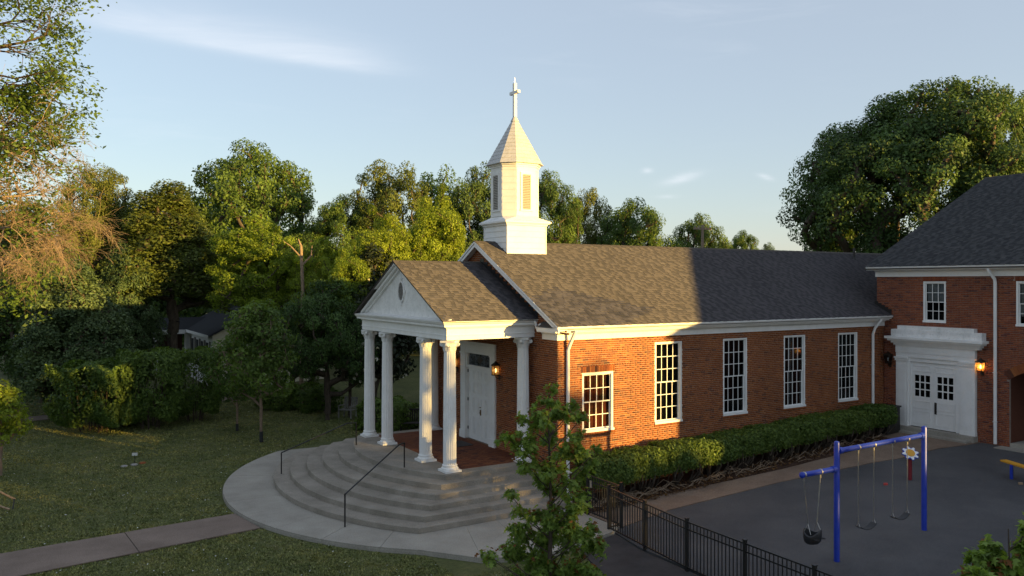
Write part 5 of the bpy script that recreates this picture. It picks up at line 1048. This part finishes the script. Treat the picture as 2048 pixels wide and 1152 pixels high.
def maple(name, clumps, dep, base, label, seed, leaf=0.115, per=0.42, jit=0.6):
    g = np.random.default_rng(seed); t = thing(name, base, label, 'tree', 'young maples near the camera'); w = MB(); b0 = Vector(base); topz = max(zat(c[1], dep) for c in clumps); tx = b0
    def tr(z): k = (z - b0.z) / (topz - b0.z); return Vector((b0.x + 0.05 * math.sin(k * 5), b0.y + 0.05 * math.cos(k * 4), z))
    w.tube([tr(b0.z + (topz - b0.z) * k / 10) for k in range(11)], [0.055 * (1 - k / 10.5) + 0.004 for k in range(11)], 8); trunk = w.build('trunk', 'bark', t, True)
    P, A, NN, RN = [], [], [], []; bw = MB()
    for px, py, rp in clumps:
        c = at(px, dep + g.uniform(-jit, jit)); c.z = zat(py, dep); r_ = rp * dep / FPX; za = max(b0.z + 0.3, c.z - (c.xy - b0.xy).length * 0.75 - 0.1); a = tr(min(za, topz - 0.1)); mid = a.lerp(c, 0.55) + Vector((0, 0, -0.04)); bw.tube([a, mid, c], [0.016, 0.011, 0.006], 5)
        ns = max(5, int(rp * 0.30))
        for s_ in range(ns):
            d = Vector(g.normal(size=3)); d.z = d.z * 0.7 + 0.25; d.normalize(); e = c + d * r_ * g.uniform(0.6, 1.3); bw.tube([c, c.lerp(e, 0.5) + Vector((0, 0, 0.02)), e], [0.006, 0.004, 0.002], 3)
            nl = max(5, int(rp * per))
            for k in range(nl):
                u = 1 - g.random() ** 1.5 * 0.9; q = c.lerp(e, u) + Vector(g.normal(size=3)) * 0.045; da = Vector(g.normal(size=3)) + d * 0.5; da.z = da.z * 0.5 - 0.75; da.normalize(); up = Vector((0, 0, 1)) + Vector(g.normal(size=3)) * 0.5; nv = (up - da * up.dot(da)).normalized()
                P.append(q); A.append(da); NN.append(nv); RN.append(min(0.92, max(0, g.normal(0.5, 0.24))) if not (u > 0.93 and d.z > 0.35 and g.random() < 0.45) else 1.0)
    bw.build('branches', 'bark', t, True)
    v, f, r3 = maple_leaves(np.array(P), np.array(A), np.array(NN), leaf, g, np.array(RN)); mesh_np('crown', v, f, r3, 'leaf_maple', t)
MC = [(1103, 775, 12), (1100, 800, 22), (1080, 832, 30), (1112, 840, 32), (1052, 838, 20), (1135, 835, 22), (1012, 868, 20), (1035, 880, 24), (1150, 815, 10), (1163, 840, 16), (1150, 868, 24), (1060, 880, 30), (1095, 885, 38), (1125, 895, 30), (1060, 925, 26), (1100, 935, 36), (1075, 965, 24), (1158, 895, 18), (1180, 925, 18), (1195, 900, 9), (1165, 955, 20), (1140, 950, 20), (1110, 985, 34), (1145, 1000, 30), (1170, 1000, 18), (1018, 1000, 17), (1035, 1020, 9), (1040, 1055, 24), (1075, 1035, 34), (1115, 1040, 42), (1155, 1050, 32), (1180, 1050, 18), (1050, 1090, 36), (1095, 1090, 46), (1140, 1095, 42), (1180, 1095, 26), (1205, 1080, 18), (1010, 1105, 22), (985, 1098, 13), (972, 1105, 8), (1040, 1130, 36), (1090, 1140, 48), (1140, 1140, 42), (1178, 1125, 24), (1060, 1175, 45), (1120, 1180, 50), (1165, 1165, 32)]
maple('maple_tree', [(a, b, c * 0.9) for a, b, c in MC], 16.9, at(1098, 16.9, -0.12), 'young maple with reddish shoot tips standing before the steps', 61, per=1.05, leaf=0.12)
MC2 = [(1955, 1112, 16), (1985, 1105, 10), (1990, 1128, 20), (2025, 1130, 22), (2048, 1090, 16), (2055, 1055, 12), (1950, 1140, 20), (2010, 1150, 26), (2065, 1120, 26), (1975, 1170, 30), (2040, 1180, 36), (2000, 1200, 40)]
maple('maple_tree', MC2, 9.5, at(2015, 9.5, -0.05), 'maple shoot tips poking in at the lower right corner', 62, leaf=0.13, per=0.9, jit=0.25)

# the half bare tree at the left edge
def old_tree():
    base = at(-95, 32, -0.1); t = thing('half_bare_tree', base, 'tall half-bare tree with drooping dead branches at the left edge', 'tree'); g = random.Random(77); w = MB(); d_ = MB(); tips = []
    def grow(mb, p, d, L, r_, lev, droop, collect=None):
        n = 5; pts = [p]; q = p.copy(); dd = d.copy(); kids = []
        for k in range(n):
            dd = (dd + Vector((g.gauss(0, 0.13), g.gauss(0, 0.13), g.gauss(0, 0.10) - droop * (k + 1) / n))).normalized(); q = q + dd * (L / n); pts.append(q.copy()); kids.append((q.copy(), dd.copy()))
        mb.tube(pts, [max(0.004, r_ * (1 - 0.75 * k / n)) for k in range(n + 1)], 6 if r_ > 0.04 else 3, cap=False)
        if collect is not None and lev <= 1: collect.append(q.copy())
        if lev > 0:
            for k in range(1, n):
                for _ in range(2 if lev < 3 else 2):
                    if g.random() < 0.9:
                        side_ = Vector((g.gauss(0, 1), g.gauss(0, 1), g.gauss(0, 0.7))); c, e = kids[k]; nd = (e * 0.9 + (side_ - e * side_.dot(e)).normalized() * 0.75).normalized(); grow(mb, c, nd, L * g.uniform(0.38, 0.6), r_ * (1 - 0.7 * k / n) * 0.55, lev - 1, droop, collect)
    right = Vector((CY, -SY, 0)); fwd = Vector((SY, CY, 0))
    w.tube([base, base + Vector((0.1, 0, 6)), base + Vector((-0.1, 0.2, 12)), base + Vector((0.3, 0.1, 19)), base + Vector((0.5, 0.2, 24))], [0.55, 0.42, 0.33, 0.2, 0.06], 10)
    for z, L, el, r_, dr in ((9.5, 4.6, 0.10, 0.10, 0.10), (11.0, 4.8, 0.30, 0.10, 0.12), (7.6, 4.4, 0.05, 0.09, 0.16), (8.6, 5.0, 0.12, 0.09, 0.12)):      # dead limbs
        for s in (0, 1):
            d = (right * 1.0 + fwd * g.uniform(-0.6, 0.5) + Vector((0, 0, el + g.uniform(-.1, .15)))).normalized(); grow(d_, base + Vector((0, 0, z + s * 0.7)), d, L * g.uniform(0.75, 0.95), r_, 3, dr)
    for z, L, el, r_ in ((11.5, 4.4, 0.35, 0.12), (13.0, 4.8, 0.35, 0.12), (14.5, 4.6, 0.4, 0.11), (16, 4.4, 0.45, 0.10), (17.5, 3.8, 0.5, 0.08), (19.0, 3.0, 0.6, 0.07), (12.2, 4.0, 0.2, 0.1), (15.2, 4.6, 0.2, 0.1), (10.2, 4.2, 0.15, 0.09), (8.8, 4.2, 0.1, 0.08), (7.4, 4.0, 0.1, 0.08)):
        for s in (0, 1):
            d = (right * g.uniform(0.6, 1.0) + fwd * g.uniform(-0.9, 0.8) + Vector((0, 0, el))).normalized(); grow(w, base + Vector((0, 0, z + s * 0.5)), d, L * g.uniform(0.6, 0.85), r_, 2, 0.06, tips)
    w.build('trunk', 'bark', t, True); d_.build('dead_branches', 'dead_bark', t)
    gn = np.random.default_rng(8); P = []
    for q in tips:
        k = gn.integers(10, 34) if gn.random() < 0.75 else 2
        P.append(np.array(q) + gn.normal(size=(k, 3)) * np.array([0.30, 0.30, 0.16]))
    P = np.concatenate(P); nn = unit(gn.normal(size=P.shape) * 0.6 + np.array([0, 0, 0.8])); v, f = leaf_quads(P, nn, 0.17, gn); mesh_np('crown', v, f, np.clip(gn.normal(0.45, 0.25, len(P)), 0, 0.92), 'leaf_green', t)
old_tree()
sg = thing('tree_snag', at(602, 43.5, -0.1), 'broken orange-lit dead trunk among the trees', 'dead tree'); b = at(602, 43.5, -0.1); z1 = zat(474, 43.5)
MB().tube([b, b + Vector((0.1, 0, z1 * 0.7)), b + Vector((0, 0, z1 - 0.4)), b + Vector((-0.15, 0, z1))], [0.13, 0.10, 0.08, 0.02], 8).build('trunk', 'dead_bark', sg); MB().tube([b + Vector((0, 0, z1 - 1.0)), b + Vector((-0.5, 0.2, z1 - 0.4)), b + Vector((-0.9, 0.3, z1 - 0.1))], [0.05, 0.035, 0.01], 6).build('limb', 'dead_bark', sg); MB().tube([b + Vector((0, 0, z1 - 1.5)), b + Vector((0.5, -0.2, z1 - 0.9)), b + Vector((0.55, -0.2, z1 - 0.35))], [0.06, 0.05, 0.02], 6).build('limb', 'dead_bark', sg)
# unseen trees added towards the sun, heights shaped to shade the low ground
def shade_woods():
    g = np.random.default_rng(17); s = np.array([0.447, -0.894]); nq = np.array([0.894, 0.447]); P, NN = [], []
    for k in range(900):
        q = g.uniform(-60, 60); D = 74 + g.uniform(-4, 12); h = 7.5 + 0.35 * math.sin(q * 0.9) + 0.35 * math.sin(q * 2.3 + 1) + g.uniform(-0.25, 0.25) + (4.5 if q < -2.35 and not -8.4 < q < -6.2 else 0) + (3.5 if -0.95 < q < -0.2 else 0)
        c = np.array([s[0] * D + nq[0] * q, s[1] * D + nq[1] * q, 0]); n = 60; z = g.uniform(0, 1, n) ** 0.8 * h; p = c + np.stack([g.normal(0, 1.0, n), g.normal(0, 1.0, n), z], 1); P.append(p); NN.append(unit(g.normal(size=(n, 3))))
    for k in range(700):                        # unseen trees added to the west to block low sky light
        a = g.uniform(0, 1); c = np.array([-38 - g.uniform(0, 9) + 14 * max(0, 0.35 - a), -62 + 150 * a, 0]); h = 5 + 1.0 * math.sin(a * 40) + g.uniform(-1, 1); n = 70
        z = g.uniform(0, 1, n) ** 0.8 * h; p = c + np.stack([g.normal(0, 1.4, n), g.normal(0, 1.4, n), z], 1); P.append(p); NN.append(unit(g.normal(size=(n, 3))))
    v, f = leaf_quads(np.concatenate(P), np.concatenate(NN), 0.85, g, aspect=0.8); tag(mesh_np('shade_woodland', v, f, g.uniform(0, 0.9, len(f)), 'leaf_dark'), 'unseen belts of trees added outside the view to block low light', 'shade_woodland', kind='stuff')
shade_woods()
def undergrowth():
    g = np.random.default_rng(29); P, NN = [], []
    for k in range(620):
        px = g.uniform(60, 1760); dep = g.uniform(67, 88); c = np.array(at(px, dep, -0.1)); h = 7.2 + 1.0 * math.sin(px * 0.021) + g.uniform(-1.2, 0.6); n = 110; d = unit(g.normal(size=(n, 3))); r_ = g.uniform(0.4, 1, n) ** 0.5
        P.append(c + np.stack([d[:, 0] * 1.7 * r_, d[:, 1] * 1.7 * r_, h * (0.5 + 0.5 * d[:, 2] * r_)], 1)); NN.append(unit(d * 0.7 + g.normal(size=(n, 3)) * 0.7))
    v, f = leaf_quads(np.concatenate(P), np.concatenate(NN), 0.42, g, aspect=0.7); tag(mesh_np('undergrowth', v, f, g.uniform(0, 0.9, len(f)), 'leaf_dark'), 'leafy undergrowth filling the gaps beneath the background trees', 'undergrowth', kind='stuff')
undergrowth()

# ------------------------------------------------------------------ lawn grass
def lawn():
    g = np.random.default_rng(23); n = 150000; dep = 14 + 36 * g.random(n) ** 1.6; px = g.uniform(-60, 1300, n); r_ = (px - 1024) / FPX * dep; X = CAM[0] + dep * SY + r_ * CY; Y = CAM[1] + dep * CY - r_ * SY
    dx, dy = X - 0.17, Y - YC; ok = (dx * dx + dy * dy > 8.97 ** 2) & ~((X > -8.6) & (Y > -3.9) & (Y < 12) & (X > -5.5)) & (X < 2.5 + 0 * X) & ~((Y < -3.3) & (X > -3.4 + 0.0 * Y)) & ~((X > -0.2) & (Y < 10))
    e1 = 4.05 + (X + 8.75) * (2.70 - 4.05) / (-23.6 + 8.75); e2 = 2.28 + (X + 8.45) * (0.10 - 2.28) / (-24.1 + 8.45); ok &= ~((Y < e1 + 0.02) & (Y > e2 - 0.02) & (X < -8.3))
    e3 = 29.6 + (X + 3.5) * (25.4 - 29.6) / (-18.5); ok &= ~((Y < e3) & (Y > e3 - 1.6) & (X < -3.5)); ok |= (Y < -3.95 + 0.42 * np.maximum(0, -(X + 3.3)) * 0 ) & (X < -3.5) & (X > -30) & ((X + 3.25) * 0 + Y < -4.0)
    X, Y, dep = X[ok], Y[ok], dep[ok]; n = len(X); Z = np.full(n, -0.125); V = []; hh = g.uniform(0.018, 0.045, n) * (1 + 0.3 * np.sin(X * 1.7) * np.sin(Y * 1.3))
    vs = np.zeros((n, 3, 3, 3))
    for b in range(3):
        a = g.uniform(0, 6.28, n); w = g.uniform(0.010, 0.022, n) * (0.7 + dep / 40); ln = g.uniform(0.2, 0.9, n) * hh; ox, oy = g.normal(0, 0.03, n), g.normal(0, 0.03, n)
        vs[:, b, 0] = np.stack([X + ox - w * np.cos(a), Y + oy - w * np.sin(a), Z], 1); vs[:, b, 1] = np.stack([X + ox + w * np.cos(a), Y + oy + w * np.sin(a), Z], 1); vs[:, b, 2] = np.stack([X + ox + ln * np.sin(a), Y + oy - ln * np.cos(a), Z + hh], 1)
    v = vs.reshape(-1, 3); f = np.arange(len(v)).reshape(-1, 3); tag(mesh_np('grass', v, f, g.uniform(0, 1, len(f)), 'grass_blade'), 'short green lawn grass around the chapel', 'grass', kind='stuff')
    m = g.random(n) < 0.011; P = np.stack([X[m], Y[m], Z[m] + hh[m] + 0.01], 1); v, f = leaf_quads(P, unit(g.normal(size=P.shape) * .3 + np.array([0, 0, 1])), 0.035, g, aspect=0.9); tag(mesh_np('clover_flowers', v, f, None, 'clover'), 'tiny white clover flowers dotted through the lawn', 'flowers', kind='stuff')
lawn()

# ------------------------------------------------------------------ house behind the lawn
def house():
    c = at(425, 52, -0.1); t = thing('small_house', c, 'small white house with dark roof half hidden behind trees', 'house'); x, y = c.x, c.y; ze = zat(671, 52); D = 10.5; Wd = 7.5
    w = MB(); w.box(x, x + Wd, y, y + D, -0.3, ze); w.build('wall', 'house_white', t)
    gb = MB(); gb.prism([(x, y - 0.02, ze), (x + Wd, y - 0.02, ze), (x + Wd / 2, y - 0.02, ze + Wd / 2 * 0.5)], (0, 0.05, 0)); gb.build('gable', 'cream_siding', t)
    z = 0.0
    while z < ze - 0.05: bar('siding_board', (x - 0.0, x + Wd, y - 0.045 , y - 0.005, z + 0.006, z + 0.19), 'cream_siding', t); z += 0.20
    rf = MB(); rf.prism([(x - 0.35, y - 0.35, ze + 0.0), (x + Wd / 2, y - 0.35, ze + Wd / 2 * 0.5 + 0.2), (x + Wd + 0.35, y - 0.35, ze), (x + Wd + 0.35, y - 0.35, ze - 0.12), (x + Wd / 2, y - 0.35, ze + Wd / 2 * 0.5 + 0.06), (x - 0.35, y - 0.35, ze - 0.12)], (0, D + 0.7, 0)); rf.build('roof', 'shingle_wing', t)
    MB().box(x - 0.38, x - 0.352, y - 0.36, y + D + 0.3, ze - 0.16, ze + 0.03).build('fascia', 'house_white', t)
    for k in range(4):
        yy = y + 1.0 + k * 1.75; wn = MB().box(x - 0.05, x - 0.004, yy, yy + 0.95, 0.9, ze - 0.45).build('window', 'house_white', t); MB().box(x - 0.06, x - 0.051, yy + 0.08, yy + 0.87, 1.0, ze - 0.55).build('pane', 'interior', wn)
        for s in (-0.42, 1.0): MB().box(x - 0.04, x - 0.004, yy + s, yy + s + 0.36, 0.9, ze - 0.45).build('shutter', 'dark_iron', t)
    p = MB(); p.prism([(x - 2.6, y + 7.6, ze), (x - 2.6, y + 9.2, ze + 0.85), (x - 2.6, y + 10.9, ze), (x - 2.6, y + 10.9, ze - 0.12), (x - 2.6, y + 7.6, ze - 0.12)], (5.0, 0, 0)); p.build('porch_roof', 'shingle_wing', t)
    MB().box(x - 2.6, x - 0.4, y + 7.56, y + 7.59, ze - 0.28, ze + 0.02).build('fascia', 'house_white', t); MB().box(x - 2.4, x, y + 7.8, y + 10.5, -0.3, 0.35).build('porch_floor', 'concrete', t)
    for dx in (-2.35, -0.2): MB().box(x + dx - 0.12, x + dx + 0.12, y + 7.7, y + 7.94, 0.35, ze - 0.12).build('porch_post', 'house_white', t)
    MB().box(x - 2.3, x - 0.2, y + 10.2, y + 10.4, 0.35, ze - 0.12).build('porch_wall', 'brick_single', t)
house()
# utility pole
up_ = at(1405, 72, 0.4); t = thing('utility_pole', up_, 'wooden utility pole with crossarm showing above the chapel ridge', 'utility pole'); zt = zat(450, 72)
MB().tube([up_, up_ + Vector((0, 0, zt - 0.4))], [0.16, 0.12], 10).build('pole', 'pole_wood', t); MB().box(up_.x - 1.05, up_.x + 1.05, up_.y - 0.07, up_.y + 0.07, zt - 0.42, zt - 0.26).build('crossarm', 'pole_wood', t)
for dx in (-0.9, -0.45, 0.45, 0.9): MB().lathe([(0.05, 0), (0.05, 0.10), (0.02, 0.16)], (up_.x + dx, up_.y, zt - 0.258), 8).build('insulator', 'grey_wood', t)
# garden chairs
def garden_chair(loc, rz, mat, label, w=0.6):
    t = thing('garden_chair', (0, 0, 0), label, 'chair', 'garden seats on the back lawn')
    for sx in (0, 1):
        x = sx * (w - 0.05); MB().box(x, x + 0.05, 0, 0.05, 0, 0.60).build('leg', mat, t); MB().prism([(x, 0.5, 0), (x, 0.55, 0), (x, 0.68, 1.0), (x, 0.63, 1.0)], (0.05, 0, 0)).build('leg', mat, t); MB().box(x - 0.01, x + 0.06, -0.02, 0.58, 0.60, 0.63).build('armrest', mat, t)
    for k in range(5): MB().box(0.0, w, 0.02 + k * 0.10, 0.10 + k * 0.10, 0.40, 0.425).build('seat_slat', mat, t)
    n = max(5, int(w / 0.11))
    for k in range(n): x = 0.07 + k * (w - 0.2) / (n - 1); MB().prism([(x, 0.55, 0.45), (x, 0.575, 0.45), (x, 0.66, 0.95), (x, 0.635, 0.95)], (0.06, 0, 0)).build('back_slat', mat, t)
    MB().box(0, w, 0.62, 0.67, 0.93, 1.0).build('top_rail', mat, t); t.location = loc; t.rotation_euler = (0, 0, rz)
garden_chair(at(676, 40.5, -0.1), -0.9, 'grey_wood', 'pale slatted garden chair tilted on the far lawn', 0.75)
garden_chair(at(800, 36.5, -0.1), -0.5, 'bark_mat', 'dark slatted garden bench seen between the porch columns', 1.25)
# little sign with stones
t = thing('lawn_sign', (-10.45, 13.05, -0.12), 'tiny white sign beside stones on the lawn', 'sign'); MB().tube([(-10.45, 13.05, -0.15), (-10.45, 13.05, 0.18)], 0.012, 6).build('stake', 'dark_iron', t); MB().prism([(-10.54, 13.08, 0.16), (-10.36, 13.01, 0.16), (-10.36, 12.98, 0.27), (-10.54, 13.05, 0.27)], (0.01, 0.02, 0)).build('board', 'white_plastic', t)
for k, (dx, dy, c) in enumerate(((-0.05, -0.35, 'stone'), (0.25, -0.2, 'brick_single'), (-0.40, -0.45, 'stone'))):
    o = MB().lathe([(0.02, -0.03), (0.13, 0.0), (0.12, 0.03), (0.07, 0.05), (0.01, 0.06)], (-10.45 + dx, 13.05 + dy, -0.12), 9, lambda i, n: 1 + 0.2 * math.sin(i * 2.3)).build('stone', c); tag(o, ['grey stone right below the tiny lawn sign', 'reddish stone to the right of the lawn sign', 'flat grey stone to the left of the lawn sign'][k], 'stone')
